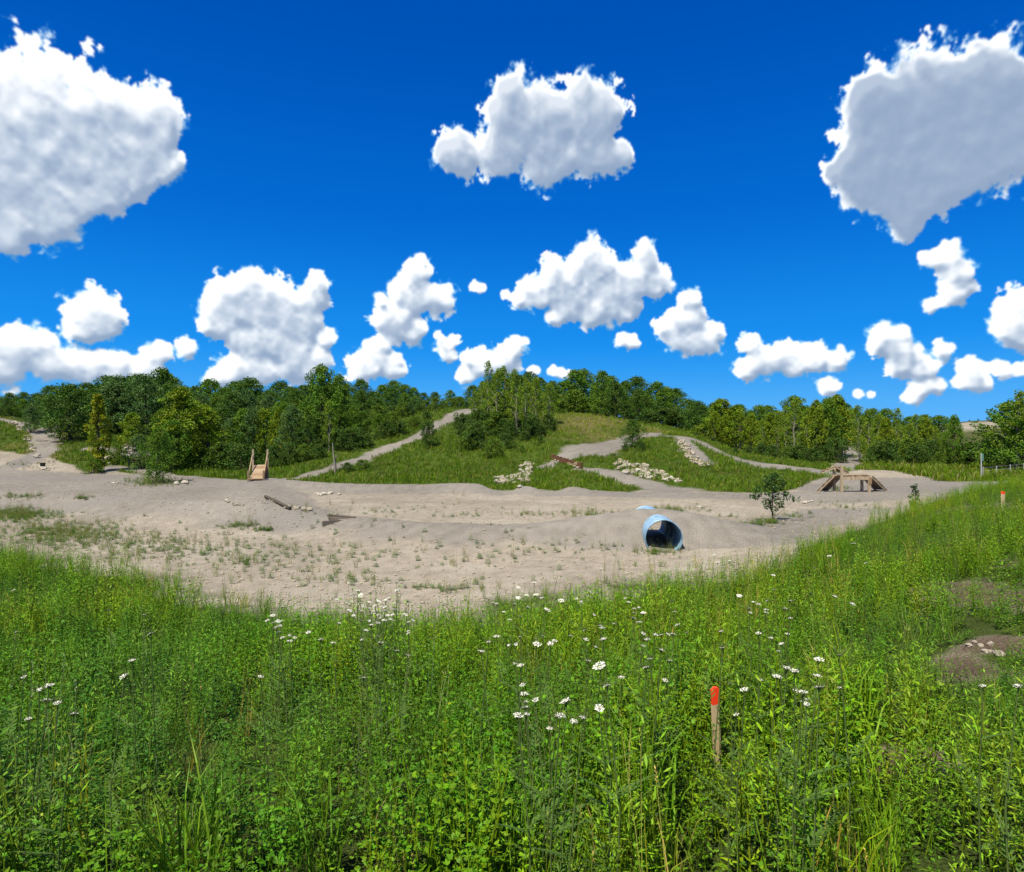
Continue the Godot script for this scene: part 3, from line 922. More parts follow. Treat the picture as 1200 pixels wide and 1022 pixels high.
func build_pipe() -> void:
	var front := Vector3(xof(778, 19.2), 0.36, -19.2)
	var back := Vector3(xof(757.5, 23.0), 0.36, -23.0)
	var o := thing("culvert_pipe", front, "blue grey corrugated steel culvert pipe half buried under a gravel mound", "pipe")
	var ax := back - front
	var ln := ax.length()
	var dir := ax / ln
	var sd := dir.cross(UP).normalized()
	var up := sd.cross(dir)
	var R := 0.545
	for inner in 2:
		var mb := MB.new()
		mb.smooth = true
		var nl := 150
		var nr := 40
		for i in nl + 1:
			var t := ln * i / nl
			var r := R + 0.013 * sin(t * TAU / 0.105) - 0.012 * inner
			for k in nr:
				var a := TAU * k / nr
				var od := sd * cos(a) + up * sin(a)
				mb.v.append(dir * t + od * r)
				var slope := 0.013 * TAU / 0.105 * cos(t * TAU / 0.105)
				mb.n.append((od - dir * slope).normalized() * (1.0 if inner == 0 else -1.0))
				mb.c.append(Color.WHITE)
		for i in nl:
			for k in nr:
				var k2 := (k + 1) % nr
				var q := [i * nr + k, i * nr + k2, (i + 1) * nr + k2, (i + 1) * nr + k]
				for t in [[q[0], q[1], q[2]], [q[0], q[2], q[3]]]:
					var nn := (mb.v[t[2]] - mb.v[t[0]]).cross(mb.v[t[1]] - mb.v[t[0]])
					if nn.dot(mb.n[t[0]]) > 0: mb.ix.append_array(t)
					else: mb.ix.append_array([t[0], t[2], t[1]])
		part("outer_shell" if inner == 0 else "inner_lining", mb.mesh(M.steel), o)
	for e in [0.0, ln]:
		var tor := TorusMesh.new()
		tor.inner_radius = R - 0.02; tor.outer_radius = R + 0.018
		tor.rings = 48; tor.ring_segments = 8
		part("rim", tor, o.get_child(0), Transform3D(Basis(sd, dir, up), dir * e), M.steel)
	var rub := thing("rubble_heap", front + dir * 0.9 - UP * R, "pale rubble lying inside the culvert pipe", "rubble")
	for k in 26:
		add_rock(rub, sd * rnd(-0.3, 0.24) + dir * rnd(-0.5, 1.4) + UP * rnd(0.06, 0.22), rnd(0.05, 0.11), 0)
	# gravel mound that carries the track over the pipe: an arched sheet open around it
	var mb := MB.new()
	mb.smooth = true
	var nx := 170
	var nz := 70
	var cx := xof(768, 20.9)
	var id := {}
	for j in nz + 1:
		for i in nx + 1:
			var x := cx + lerpf(-6.4, 6.4, float(i) / nx)
			var dd := 20.95 + lerpf(-2.4, 2.4, float(j) / nz)
			mb.v.append(Vector3(x, mound_y(x, dd, cx), -dd))
			var e := 0.05
			mb.n.append(Vector3(mound_y(x - e, dd, cx) - mound_y(x + e, dd, cx), 2 * e, mound_y(x, dd + e, cx) - mound_y(x, dd - e, cx)).normalized())
			var cv := [0.0, 1.0, 0.0, 0.0, 0.0]
			mb.c.append(ground_color(x, dd, cv))
	# where the sheet meets the pipe its edge is drawn onto the steel
	var deep := PackedByteArray()
	deep.resize(mb.v.size())
	for k in mb.v.size():
		var rel: Vector3 = mb.v[k] - front
		var t := rel.dot(dir)
		deep[k] = 1 if t > -0.15 and t < ln + 0.15 and (rel - dir * t).length() < R else 0
	for j in nz:
		for i in nx:
			var q := [j * (nx + 1) + i, j * (nx + 1) + i + 1, (j + 1) * (nx + 1) + i + 1, (j + 1) * (nx + 1) + i]
			var inside: int = deep[q[0]] + deep[q[1]] + deep[q[2]] + deep[q[3]]
			if inside == 4: continue
			if inside > 0:
				for k in q:
					if deep[k] == 1:
						var rel: Vector3 = mb.v[k] - front
						var t := rel.dot(dir)
						var rad := rel - dir * t
						if rad.length() < R - 0.001: mb.v[k] = front + dir * t + rad.normalized() * R
			mb.ix.append_array([q[0], q[2], q[1], q[0], q[3], q[2]])
	var m := part("gravel_mound", mb.mesh(M.dirt), self)
	tag(m, "rounded gravel hump of the track over the culvert pipe", "", "", "structure")

func mound_y(x: float, d: float, cx: float) -> float:
	var fx := (x - cx) / 2.7
	var fd := (d - 20.95) / 0.95
	var r := sqrt(pow((x - cx) / 6.2, 2) + pow((d - 20.95) / 2.35, 2))
	var base := height(x, d)
	return base + (1.03 - base) * exp(-pow(absf(fx), 2.0)) * exp(-pow(absf(fd), 2.6)) + 0.04 * nb.get_noise_2d(x * 1.5, d * 1.5) * exp(-fx * fx) - 0.12 * smoothstep(0.75, 1.0, r) + 0.004

func build_stake(at: Vector3, h: float, w: float, painted: float, lean: Vector2, label: String) -> void:
	var o := thing("survey_stake", at, label, "stake")
	o.rotation = Vector3(lean.x, 0.25, lean.y)
	plank(o, Vector3(0, h * 0.5 - 0.1 - painted * 0.5, 0), Vector3(w, h + 0.2 - painted, w * 0.5), Basis.IDENTITY, "wooden_shaft", 2)
	o.get_child(0).material_override = M.wood_pale
	var mb := MB.new()
	mb.smooth = true
	var y1 := h - painted
	var hw := w * 0.505
	var hd := w * 0.255
	# painted end with its two top corners cut
	var prof := [Vector2(-hw, y1), Vector2(-hw, h - w * 0.35), Vector2(-hw * 0.5, h), Vector2(hw * 0.75, h - 0.004), Vector2(hw, h - w * 0.2), Vector2(hw, y1)]
	for z in [-1, 1]:
		for k in range(1, prof.size() - 1):
			var a := Vector3(prof[0].x, prof[0].y, z * hd)
			var b := Vector3(prof[k].x, prof[k].y, z * hd)
			var c := Vector3(prof[k + 1].x, prof[k + 1].y, z * hd)
			if (c - a).cross(b - a).z * z < 0: mb.tri(a, c, b, Color.WHITE)
			else: mb.tri(a, b, c, Color.WHITE)
	for k in prof.size():
		var p: Vector2 = prof[k]
		var q: Vector2 = prof[(k + 1) % prof.size()]
		mb.quad(Vector3(p.x, p.y, -hd), Vector3(p.x, p.y, hd), Vector3(q.x, q.y, hd), Vector3(q.x, q.y, -hd), Color.WHITE)
	part("painted_top", mb.mesh(M.orange), o)

# ------------------------------------------------------------------ white umbel flowers
var umbels := []
func make_umbels() -> void:
	for k in 4:
		var st := MB.new()
		var um := MB.new()
		var lf := MB.new()
		var h := 0.8
		var r := rnd(0.032, 0.042)
		var top := Vector3(rnd(-0.05, 0.05), h, rnd(-0.05, 0.05))
		st.smooth = true
		st.tube([Vector3(0, -0.05, 0), Vector3(rnd(-0.02, 0.02), h * 0.5, rnd(-0.02, 0.02)), top], [0.004, 0.003, 0.002], 5, Color(0.10, 0.15, 0.04), false)
		for j in 26:
			var rr := r * sqrt((j + 0.5) / 26.0)
			var an := j * 2.39996
			var p := top + Vector3(cos(an) * rr, 0.03 - rr * 0.25 + rnd(-0.003, 0.003), sin(an) * rr)
			if j % 2 == 0: st.tube([top, p], [0.0012, 0.0008], 3, Color(0.12, 0.17, 0.05), false)
			for q in 5:
				var d := Vector3(rnd(-1, 1), rnd(0.0, 0.5), rnd(-1, 1)).normalized()
				leafy(um, p, d, d.cross(UP).normalized(), 0.0095, 0.0085, Color(0.70, 0.72, 0.66) * rnd(0.9, 1.05))
		var leaves := []
		for j in 4:
			lf = MB.new()
			var y := rnd(0.12, 0.6)
			var an := rnd(0, TAU)
			var o := Vector3(cos(an), 0.6, sin(an)).normalized()
			lf.tube([Vector3(0, y, 0), Vector3(0, y, 0) + o * 0.15], [0.002, 0.001], 3, Color(0.07, 0.13, 0.025), false)
			for q in 7:
				var p := Vector3(0, y, 0) + o * q * 0.02
				for s in [-1, 1]:
					var dr: Vector3 = (o + Vector3(-o.z, 0, o.x) * s).normalized()
					leafy(lf, p, dr, dr.cross(UP).normalized(), 0.035 * (1.0 - q * 0.1), 0.008, Color(0.07, 0.13, 0.025))
			leaves.append(lf.mesh(M.weed))
		umbels.append([st.mesh(M.weed), um.mesh(M.petal), leaves, top])

func flower(u: float, y: float, wide: float, label: String) -> void:
	# stands where its head is seen: head 0.55 to 0.85 m above the ground there
	var hh := rnd(0.70, 0.98)
	var d := 1.9
	while d < 30.0:
		if height(xof(u, d), d) + hh >= EYE - (y - 511.0) / F * d: break
		d += 0.03
	if d > 25: return
	var o := thing("white_wildflower", ud(u, d), label, "wildflower", "white umbel wildflowers in the meadow", rnd(0, TAU))
	var pick: Array = umbels[rng.randi() % umbels.size()]
	var k := hh / 0.83
	part("stem", pick[0], o, Transform3D(Basis.from_scale(Vector3(k, k, k)), Vector3.ZERO))
	for l in pick[2]: part("leaf", l, o, Transform3D(Basis.from_scale(Vector3(k, k, k)), Vector3.ZERO))
	var s := wide * rnd(0.5, 0.8) * clampf(d / 6.0, 0.72, 1.5)
	var tilt := Basis(Vector3(cos(hh * 90.0), 0, sin(hh * 90.0)), rnd(0.0, 0.5))
	var hb := tilt * Basis.from_scale(Vector3(s, s * rnd(0.7, 1.3), s))
	part("flower_head", pick[1], o, Transform3D(hb, pick[3] * k - hb * pick[3]))

# ------------------------------------------------------------------ planting
const TU := [-200.0, 0, 30, 60, 100, 150, 190, 215, 240, 280, 320, 345, 375, 400, 430, 460, 490, 520, 545, 560, 575, 590, 610, 640, 680, 700, 740, 760, 800, 830, 860, 880, 900, 930, 960, 980, 1000, 1030, 1050, 1075, 1100, 1130, 1142, 1166, 1180, 1190, 1200, 1400]
const TY := [450.0, 455, 450, 455, 447, 437, 435, 441, 450, 446, 450, 447, 440, 444, 447, 446, 450, 450, 455, 448, 442, 440, 438, 441, 438, 436, 443, 447, 455, 465, 470, 480, 474, 468, 468, 464, 470, 477, 485, 484, 492, 487, 500, 500, 478, 470, 468, 460]
var K := {}

func setup_trees() -> void:
	K.dark = []; K.mid = []; K.blue = []; K.yellow = []; K.open = []; K.column = []; K.shrub = []; K.lshrub = []
	var bark := Color(0.12, 0.10, 0.075)
	var pale := Color(0.34, 0.32, 0.26)
	for k in 3:
		K.dark.append(make_tree(7.0, 2.3, 0.1, 0.8, 95, 105, 0.15, Color(0.068, 0.136, 0.018), bark))
		K.mid.append(make_tree(7.0, 2.0, 0.1, 0.85, 90, 105, 0.145, Color(0.092, 0.178, 0.014), bark))
		K.open.append(make_tree(9.0, 1.7, 0.2, 0.75, 60, 74, 0.14, Color(0.138, 0.222, 0.014), pale))
	for k in 2:
		K.blue.append(make_tree(7.0, 2.1, 0.1, 0.9, 85, 100, 0.14, Color(0.078, 0.145, 0.040), bark))
		K.yellow.append(make_tree(7.0, 1.6, 0.12, 0.8, 90, 92, 0.14, Color(0.145, 0.212, 0.010), Color(0.22, 0.19, 0.14)))
		K.column.append(make_tree(7.0, 0.85, 0.04, 0.9, 80, 86, 0.13, Color(0.215, 0.240, 0.010), bark))
		K.shrub.append(make_tree(2.6, 1.3, 0.04, 0.6, 55, 84, 0.11, Color(0.054, 0.105, 0.016), bark, 4))
		K.lshrub.append(make_tree(2.4, 1.4, 0.04, 0.6, 55, 80, 0.11, Color(0.088, 0.150, 0.014), bark, 4))

func tree_at(called: String, kinds: Array, u: float, d: float, ytop: float, label: String, group := "", wide := 1.0) -> void:
	var g := ud(u, d)
	var h := EYE - (ytop - 511.0) / F * d - g.y
	plant_tree(called, kinds, g, maxf(h, 0.6), label, group, wide)

func near_what(u: float) -> String:
	var us := [60, 130, 200, 265, 340, 420, 500, 560, 650, 740, 830, 900, 960, 1040, 1130, 9999]
	var what := ["above the far left sandy path", "behind the columnar tree", "behind the grass island", "left of the wooden ramp", "behind the wooden ramp", "around the tallest left tree", "above the left trail", "at the top of the left trail", "behind the knoll cottonwoods", "above the dry clearing", "above the rock chute", "at right end of hill woods", "behind the sapling", "behind the timber bridge", "right of the timber bridge", "at far right by the wire fence"]
	for k in us.size():
		if u < us[k]: return what[k]
	return ""

func plant_trees() -> void:
	# the crest woods, back row first
	var u := -170.0
	while u < 1380.0:
		var y := lut(TU, TY, u) + rnd(-6, 12)
		var d := rnd(92, 106)
		if u > 1105 and u < 1192:
			u += 14
			continue
		var lab := "tree in the back row of the woods " + near_what(u)
		tree_at("woodland_tree", K.dark if u < 850 and rng.randf() < 0.7 else K.mid, u, d, y, lab, "back row of the woods", rnd(1.1, 1.6))
		u += rnd(10, 18)
	u = -160.0
	while u < 1380.0:
		var d := rnd(76, 88)
		var y := lut(TU, TY, u) + rnd(8, 22)
		var clear := (u > 528 and u < 556) or (u > 655 and u < 735) or (u > 760 and u < 800) or (u > 1100 and u < 1200)
		if not clear:
			var kind: Array = K.mid
			var q := rng.randf()
			if u < 340: kind = K.blue if q < 0.35 else K.dark if q < 0.6 else K.mid
			elif u < 850: kind = K.dark if q < 0.55 else K.mid if q < 0.85 else K.blue
			else: kind = K.open if q < 0.5 else K.yellow if q < 0.85 else K.mid
			tree_at("woodland_tree", kind, u, d, y, "leafy tree in the middle row of the woods " + near_what(u), "middle row of the woods", rnd(1.1, 1.6))
		u += rnd(12, 21)
	# wood edge on the left, between the sandy bank and the left trail
	u = 190.0
	while u < 520.0:
		var d := lut([190, 340, 400, 450, 500, 520], [57, 57, 59, 63, 69, 73], u) + rnd(0, 5)
		var y := lut([190, 260, 330, 400, 450, 520], [478, 482, 478, 470, 480, 474], u) + rnd(-10, 14)
		var q := rng.randf()
		tree_at("edge_tree", K.mid if q < 0.45 else K.yellow if q < 0.65 and u < 330 else K.dark if q < 0.8 else K.blue, u, d, y, "leafy tree at the front edge of the woods " + near_what(u), "trees along the left wood edge", rnd(0.85, 1.2))
		u += rnd(12, 20)
	u = 195.0
	while u < 500.0:
		var d := lut([190, 340, 385, 440, 500], [52.5, 52.5, 55, 58.5, 65.5], u) + rnd(0, 2.5)
		tree_at("edge_shrub", K.shrub if rng.randf() < 0.6 else K.lshrub, u, d, lut([190, 340, 440, 500], [523, 522, 505, 488], u) + rnd(-10, 8), "low shrub at the front edge of the woods " + near_what(u), "shrubs along the left wood edge", rnd(0.9, 1.3))
		u += rnd(11, 19)
	# young cottonwoods on the right
	u = 838.0
	while u < 1122.0:
		var d := rnd(63, 72)
		var y := lut([838, 880, 930, 985, 1030, 1075, 1130], [476, 484, 468, 460, 474, 486, 490], u) + rnd(-4, 12)
		if not (u > 988 and u < 1006):
			var q := rng.randf()
			tree_at("cottonwood_tree", K.open if q < 0.6 else K.yellow if q < 0.92 else K.mid, u, d, y, "slender yellow green cottonwood with pale trunk " + near_what(u), "young cottonwoods on the right", rnd(0.75, 1.05))
		u += rnd(9, 17)
	u = 815.0
	while u < 1240.0:
		if not (u > 984 and u < 1008):
			tree_at("edge_shrub", K.shrub if rng.randf() < 0.7 else K.lshrub, u, rnd(60, 66) if u > 850 else rnd(66, 70), rnd(512, 530), "low shrub at the foot of the trees " + near_what(u), "shrubs under the cottonwoods", rnd(0.9, 1.4))
		u += rnd(10, 18)
	u = -150.0
	while u < 1330.0:
		if not (u > 1105 and u < 1190):
			tree_at("understorey_shrub", K.shrub if rng.randf() < 0.65 else K.lshrub, u, rnd(86, 92), lut(TU, TY, u) + rnd(18, 32), "bushy undergrowth between the back row trunks " + near_what(u), "undergrowth of the woods", rnd(1.3, 2.0))
		u += rnd(9, 15)
	u = 400.0
	while u < 560.0:
		tree_at("crest_shrub", K.lshrub if rng.randf() < 0.6 else K.shrub, u, lut([400, 480, 530, 560], [66, 72, 78, 80], u) + rnd(-1, 2), lut([400, 480, 560], [484, 473, 468], u) + rnd(-6, 5), "yellowish bush on the crest " + near_what(u), "bushes on the crest", rnd(1.0, 1.5))
		u += rnd(7, 12)
	# single trees, left to right
	tree_at("broadleaf_tree", K.mid, -70, 56, 452, "broad tree at the far left beside the sandy path")
	tree_at("broadleaf_tree", K.blue, 36, 70, 474, "grey green bushy tree at the top of the far left sandy path", "", 1.1)
	tree_at("broadleaf_tree", K.dark, 82, 66, 449, "big dark bushy tree left of the yellow columnar tree", "", 1.35)
	tree_at("broadleaf_tree", K.dark, 60, 72, 462, "dark tree just left of the big bushy tree", "", 1.1)
	tree_at("broadleaf_tree", K.blue, 140, 76, 440, "tall grey green tree behind the yellow round tree", "", 1.3)
	tree_at("broadleaf_tree", K.blue, 172, 74, 438, "tall grey green tree between yellow round and yellow spreading trees", "", 1.2)
	tree_at("columnar_tree", K.column, 115, 51, 459, "narrow yellow green columnar tree rising from a green bush")
	tree_at("shrub", K.lshrub, 111, 50.2, 536, "green bush at the foot of the columnar tree", "", 1.15)
	tree_at("broadleaf_tree", K.yellow, 155, 64, 483, "small round yellow green tree behind pale boulders", "", 1.5)
	tree_at("shrub", K.lshrub, 138, 55, 520, "small bush beside the pale boulders on the left", "", 0.75)
	tree_at("young_tree", K.blue, 166, 53, 508, "small dark young tree beside the timber platform", "", 1.2)
	tree_at("young_tree", K.mid, 184, 43.8, 499, "slim young tree standing in the grass island by the gravel", "", 0.85)
	tree_at("broadleaf_tree", K.yellow, 209, 53, 452, "tall yellow green tree with spreading crown left of the ramp", "", 1.15)
	tree_at("broadleaf_tree", K.mid, 203, 51.5, 492, "dark green tree in front of the tall yellow green one", "", 1.15)
	tree_at("broadleaf_tree", K.yellow, 243, 55, 476, "yellow green tree between the tall one and the ramp", "", 1.2)
	tree_at("broadleaf_tree", K.yellow, 228, 58, 468, "yellow green tree behind the tall one left of the ramp", "", 1.0)
	tree_at("broadleaf_tree", K.mid, 376, 60, 427, "tallest full crowned green tree above the left trail", "", 0.85)
	tree_at("broadleaf_tree", K.mid, 398, 63, 438, "tall green tree right beside the tallest left tree", "", 0.8)
	tree_at("broadleaf_tree", K.open, 386, 57.5, 468, "thin pale trunked tree in front of the tallest left tree", "", 0.9)
	tree_at("broadleaf_tree", K.lshrub, 458, 62.5, 482, "light green bushy tree above the left trail", "", 0.9)
	tree_at("shrub", K.shrub, 501, 56.5, 492, "dark upright shrub on the grass below the left trail", "", 0.62)
	tree_at("shrub", K.lshrub, 426, 49.5, 538, "low spreading bush on the grass beside the left trail", "", 1.9)
	tree_at("shrub", K.shrub, 408, 48.6, 541, "small low bush near the broken snag", "", 1.5)
	for e in [[600, 64, 436, 1.0, "leafy cottonwood at the back of the knoll clump"], [622, 64, 446, 1.0, "short cottonwood at the back right of the knoll clump"], [565, 65, 446, 1.0, "short cottonwood at the back left of the knoll clump"], [644, 66, 447, 1.1, "cottonwood where the knoll clump meets the clearing"], [571, 62, 421, 0.6, "tallest thin cottonwood with see-through crown on the knoll"], [582, 60, 430, 0.8, "cottonwood second from left in the knoll clump"], [592, 61, 427, 0.85, "bright cottonwood in the middle of the knoll clump"], [605, 60, 431, 0.8, "cottonwood right of the middle of the knoll clump"], [616, 59, 442, 0.8, "pale trunked cottonwood at the right of the knoll clump"], [628, 62, 440, 0.8, "rightmost cottonwood of the knoll clump"], [556, 64, 456, 0.9, "leftmost cottonwood of the knoll clump"]]:
		tree_at("cottonwood_tree", K.open, e[0], e[1], e[2], e[4], "cottonwood clump on the knoll", e[3])
	for e in [[568, 58.5, 498, 1.1, "dark shrub low in front of the knoll clump"], [592, 58, 502, 1.2, "spreading shrub in front of the middle of the knoll clump"], [614, 57.5, 505, 1.2, "spreading shrub in front of the right of the knoll clump"], [634, 57, 510, 1.0, "low shrub beside the gravel berm"], [543, 60, 500, 1.0, "dark shrub left below the knoll clump"], [548, 63, 486, 1.0, "dark shrub at the left end of the knoll clump"], [570, 61, 482, 1.2, "dark shrub under the thin cottonwood on the knoll"], [588, 62, 488, 1.2, "dark shrub under the middle of the knoll clump"], [606, 61, 492, 1.1, "dark shrub under the pale trunks of the knoll clump"], [622, 61, 488, 1.2, "dark shrub near the right end of the knoll clump"], [637, 60, 497, 1.1, "dark shrub at the right end of the knoll clump"], [557, 55, 494, 0.85, "upright green shrub on the slope below the knoll clump"], [579, 52, 513, 1.0, "leafy green shrub lowest on the slope left of the pale rocks"], [596, 55, 517, 1.1, "broad shrub above the left rock pile"], [612, 54, 522, 1.0, "small shrub above the right of the left rock pile"]]:
		tree_at("shrub", K.shrub if e[1] > 56 else K.lshrub if e[0] > 575 else K.shrub, e[0], e[1], e[2], e[4], "shrubs on the knoll", e[3])
	for k in 26:
		var uu := rnd(538, 645)
		var dd := rnd(54, 63)
		if uu > 600 and dd < 57: continue
		var g := ud(uu, dd)
		plant_tree("knoll_shrub", K.shrub if rng.randf() < 0.65 else K.lshrub, g, rnd(1.1, 2.3), "bushy shrub in the thicket on the slope below the knoll cottonwoods", "thicket on the knoll", rnd(0.9, 1.3))
	tree_at("broadleaf_tree", K.dark, 741, 55, 491, "dark conical tree between the clearing and the right grass slope", "", 1.25)
	tree_at("shrub", K.shrub, 733, 53.5, 520, "dark shrub at the left foot of the conical tree", "", 1.0)
	tree_at("shrub", K.shrub, 752, 53.5, 517, "dark shrub at the right foot of the conical tree", "", 0.9)
	tree_at("broadleaf_tree", K.mid, 705, 82, 434, "tall green tree at the top of the dry clearing", "", 1.0)
	tree_at("broadleaf_tree", K.dark, 722, 80, 446, "dark tree right of the tall one above the clearing", "", 1.2)
	tree_at("broadleaf_tree", K.yellow, 846, 72, 466, "rounded yellow green tree at the right end of the hill woods", "", 1.7)
	tree_at("broadleaf_tree", K.yellow, 862, 70, 474, "second yellow green tree right of the rounded one", "", 1.4)
	tree_at("broadleaf_tree", K.mid, 1185, 52, 470, "leafy tree at the right edge behind the wire fence", "", 1.3)
	tree_at("broadleaf_tree", K.open, 1192, 50, 456, "tall open crowned tree at the right edge", "", 1.1)
	tree_at("broadleaf_tree", K.mid, 1215, 49, 476, "leafy tree cut by the right edge", "", 1.3)
	tree_at("broadleaf_tree", K.dark, 1164, 58, 517, "dark low tree below the distant sandy slope", "", 1.6)
	tree_at("broadleaf_tree", K.mid, 1118, 60, 486, "green tree left of the distant sandy slope", "", 0.7)
	tree_at("broadleaf_tree", K.mid, 1290, 50, 470, "leafy tree beyond the right edge")
	# the sapling on the gravel
	var sap := make_tree(2.0, 0.66, 0.27, 0.9, 40, 44, 0.08, Color(0.04, 0.088, 0.018), Color(0.10, 0.085, 0.07))
	tree_at("sapling", [sap], 905, 25.0, 553, "small dark green sapling alone on the gravel at right")
	var mini := make_tree(1.0, 0.22, 0.05, 0.7, 16, 22, 0.07, Color(0.035, 0.065, 0.02), Color(0.1, 0.08, 0.06))
	tree_at("sapling", [mini], 1073, 26.5, 566, "tiny upright seedling at the edge of the right bank")
	# far woods on the skyline behind the sandy slope
	for k in 9:
		tree_at("skyline_tree", K.blue, 1100 + k * 11 + rnd(-3, 3), rnd(185, 195), 490 + rnd(-1, 2), "tiny tree on the far skyline above the sandy slope", "far skyline trees", 1.5)
	# broken snag by the left trail
	var mb := MB.new()
	mb.smooth = true
	mb.tube([Vector3(0, -0.2, 0), Vector3(0.02, 0.6, 0), Vector3(-0.08, 1.3, 0.05), Vector3(-0.18, 2.3, 0)], [0.11, 0.09, 0.07, 0.03], 7, Color(0.36, 0.33, 0.28))
	mb.tube([Vector3(0.0, 0.9, 0), Vector3(-0.3, 0.55, 0.1), Vector3(-0.42, 0.2, 0.1)], [0.05, 0.04, 0.015], 5, Color(0.30, 0.27, 0.22))
	mb.tube([Vector3(-0.05, 1.1, 0), Vector3(0.2, 1.35, 0), Vector3(0.26, 1.6, 0)], [0.04, 0.03, 0.01], 5, Color(0.30, 0.27, 0.22))
	var sn := thing("dead_snag", ud(392.5, 47.5), "pale broken dead trunk beside the left trail", "dead tree")
	part("trunk", mb.mesh(M.bark), sn)

# ------------------------------------------------------------------ meadow
func plant_meadow() -> void:
	var G := Color(0.075, 0.135, 0.016)
	var forbs := []
	var tufts := []
	var talls := []
	var lows := []
	for k in 4:
		if k < 2: forbs.append(make_forb(6, rnd(0.5, 0.62), 0.034, 17, 3, Color(0.072, 0.172, 0.006), 0.09))
		elif k == 2: forbs.append(make_forb(6, 0.7, 0.062, 26, 1, Color(0.088, 0.180, 0.010), 0.09, 0.22))
		else: forbs.append(make_forb(5, 0.55, 0.028, 20, 4, Color(0.055, 0.140, 0.012), 0.08, 0.42))
		tufts.append(make_tuft(34, rnd(0.42, 0.55), 0.10, 0.007, Color(0.088, 0.178, 0.010)))
	for k in 3:
		talls.append(make_tuft(16, 0.55, 0.08, 0.006, Color(0.125, 0.175, 0.022), 3, 0.12))
		lows.append(make_forb(7, 0.24, 0.042, 9, 2, Color(0.064, 0.150, 0.008), 0.10))
	var lists := [[], [], [], []]
	for q in 4:
		for k in 4: lists[q].append([])
	var d := 1.15
	while d < 47.0:
		var cell := 0.155 if d < 5.0 else 0.2 if d < 10.0 else 0.27 if d < 18 else 0.36
		var x0 := maxf(xof(-60, d) - 1.2, -26.0)
		var x1 := xof(1260, d) + 1.2
		if d > 24: x0 = xof(985, d)
		var x := x0
		while x < x1:
			var px := x + rnd(-0.5, 0.5) * cell
			var pd := d + rnd(-0.5, 0.5) * cell
			x += cell
			if pd < 1.1: continue
			if absf(px - xof(841, 3.9) * pd / 3.9) < 0.06 and pd > 3.5 and pd < 3.95: continue
			var u := 600.0 + F * px / pd
			var cv := cover(px, pd)
			var edge := lut(BU, BD, u) - pd
			var dens: float = cv[2] * (1.0 - cv[4] * 0.85)
			if edge < -3.0: continue
			if edge < 0.0: dens = maxf(dens, 0.10)
			dens += cv[4] * 0.16 if pd < 26 else 0.0
			dens *= 0.45 + 0.55 * smoothstep(-0.42, -0.15, nb.get_noise_2d(px * 0.9 + 7.0, pd * 0.9))
			if rng.randf() > dens + 0.02: continue
			var n := na.get_noise_2d(px * 2.2 + 15.0, pd * 2.2)
			var n2 := na.get_noise_2d(px * 1.1 - 55.0, pd * 1.1)
			var pick := rng.randf() + n * 0.75
			var sc := rnd(0.6, 1.35) * (0.9 + 0.5 * n2) * lerpf(0.5, 1.0, smoothstep(-0.5, 2.2, edge))
			if pd < 2.3: sc *= 0.62
			if u > 1000: sc *= 0.8
			if absf(u - 841.0) < 45.0 and pd < 3.95: sc *= 0.55
			var warm := 0.22 * smoothstep(700.0, 1050.0, u)   # more yellow grasses on the right of the bank
			if cv[4] > 0.2: sc *= 0.55
			var c := tint()
			c = c * Color(1.22 + warm * 0.7, 1.22 + warm * 0.3, 1.0)
			# bright and dark drifts of different plants
			var dr: float = smoothstep(-0.3, 0.4, n2)
			c = c * Color(lerpf(0.78, 1.30, dr), lerpf(0.88, 1.14, dr), lerpf(1.2, 0.7, dr))
			if rng.randf() < 0.035: c = Color(1.75, 1.15, 1.0)   # dead, straw coloured
			var e := [on_ground(px, pd), rnd(0, TAU), Vector3(sc, sc * rnd(0.85, 1.15), sc), c]
			var kind := 0
			if pick < 0.78: kind = 0
			elif pick < 0.95: kind = 1
			elif pick < 1.02: kind = 2
			else: kind = 3
			if edge < 1.2 and rng.randf() < 0.5: kind = 2
			if cv[4] > 0.25 and rng.randf() < 0.7: kind = 3
			var vn: int = [4, 4, 3, 3][kind]
			var sp := int(clampf((na.get_noise_2d(px * 3.0 + 80.0, pd * 3.0) * 1.3 + 0.5) * vn + rnd(-0.9, 0.9), 0, vn - 0.01))
			lists[kind][sp].append(e)
		d += cell
	for k in 4:
		scatter("leafy_weeds", forbs[k], lists[0][k], "dense leafy green weeds covering the foreground bank", "weeds")
		scatter("meadow_grass", tufts[k], lists[1][k], "green grass growing through the foreground bank", "grass")
	for k in 3:
		scatter("tall_grass", talls[k], lists[2][k], "tall yellowish grass with seed heads on the bank", "grass")
		scatter("low_weeds", lows[k], lists[3][k], "low broad leaved weeds on the bank", "weeds")
	# short grass on the hillside and the rough beyond the gravel
	var short := []
	for k in 3: short.append(make_tuft(30, 0.3, 0.22, 0.022, Color(0.082, 0.158, 0.006), 0, 0.05))
	var hl := [[], [], []]
	d = 37.0
	while d < 86.0:
		var cell := 0.42 + (d - 37.0) * 0.006
		var x := xof(-60, d)
		while x < xof(1260, d):
			var px := x + rnd(-0.5, 0.5) * cell
			var pd := d + rnd(-0.5, 0.5) * cell
			x += cell
			var cv := cover(px, pd)
			if rng.randf() > cv[2] * 1.05 - cv[3] * 0.45: continue
			var u := 600.0 + F * px / pd
			var sc := rnd(0.6, 1.25) * (1.0 + 0.5 * na.get_noise_2d(px * 1.5, pd * 1.5))
			if u > 1010: sc *= 1.7
			var c := tint(0.22)
			c = c.lerp(Color(2.6, 1.7, 4.5), cv[3] * 0.85)
			hl[rng.randi() % 3].append([on_ground(px, pd), rnd(0, TAU), Vector3(sc, sc, sc), c])
		d += cell
	for k in 3: scatter("hillside_grass", short[k], hl[k], "short green grass covering the hillside", "grass")
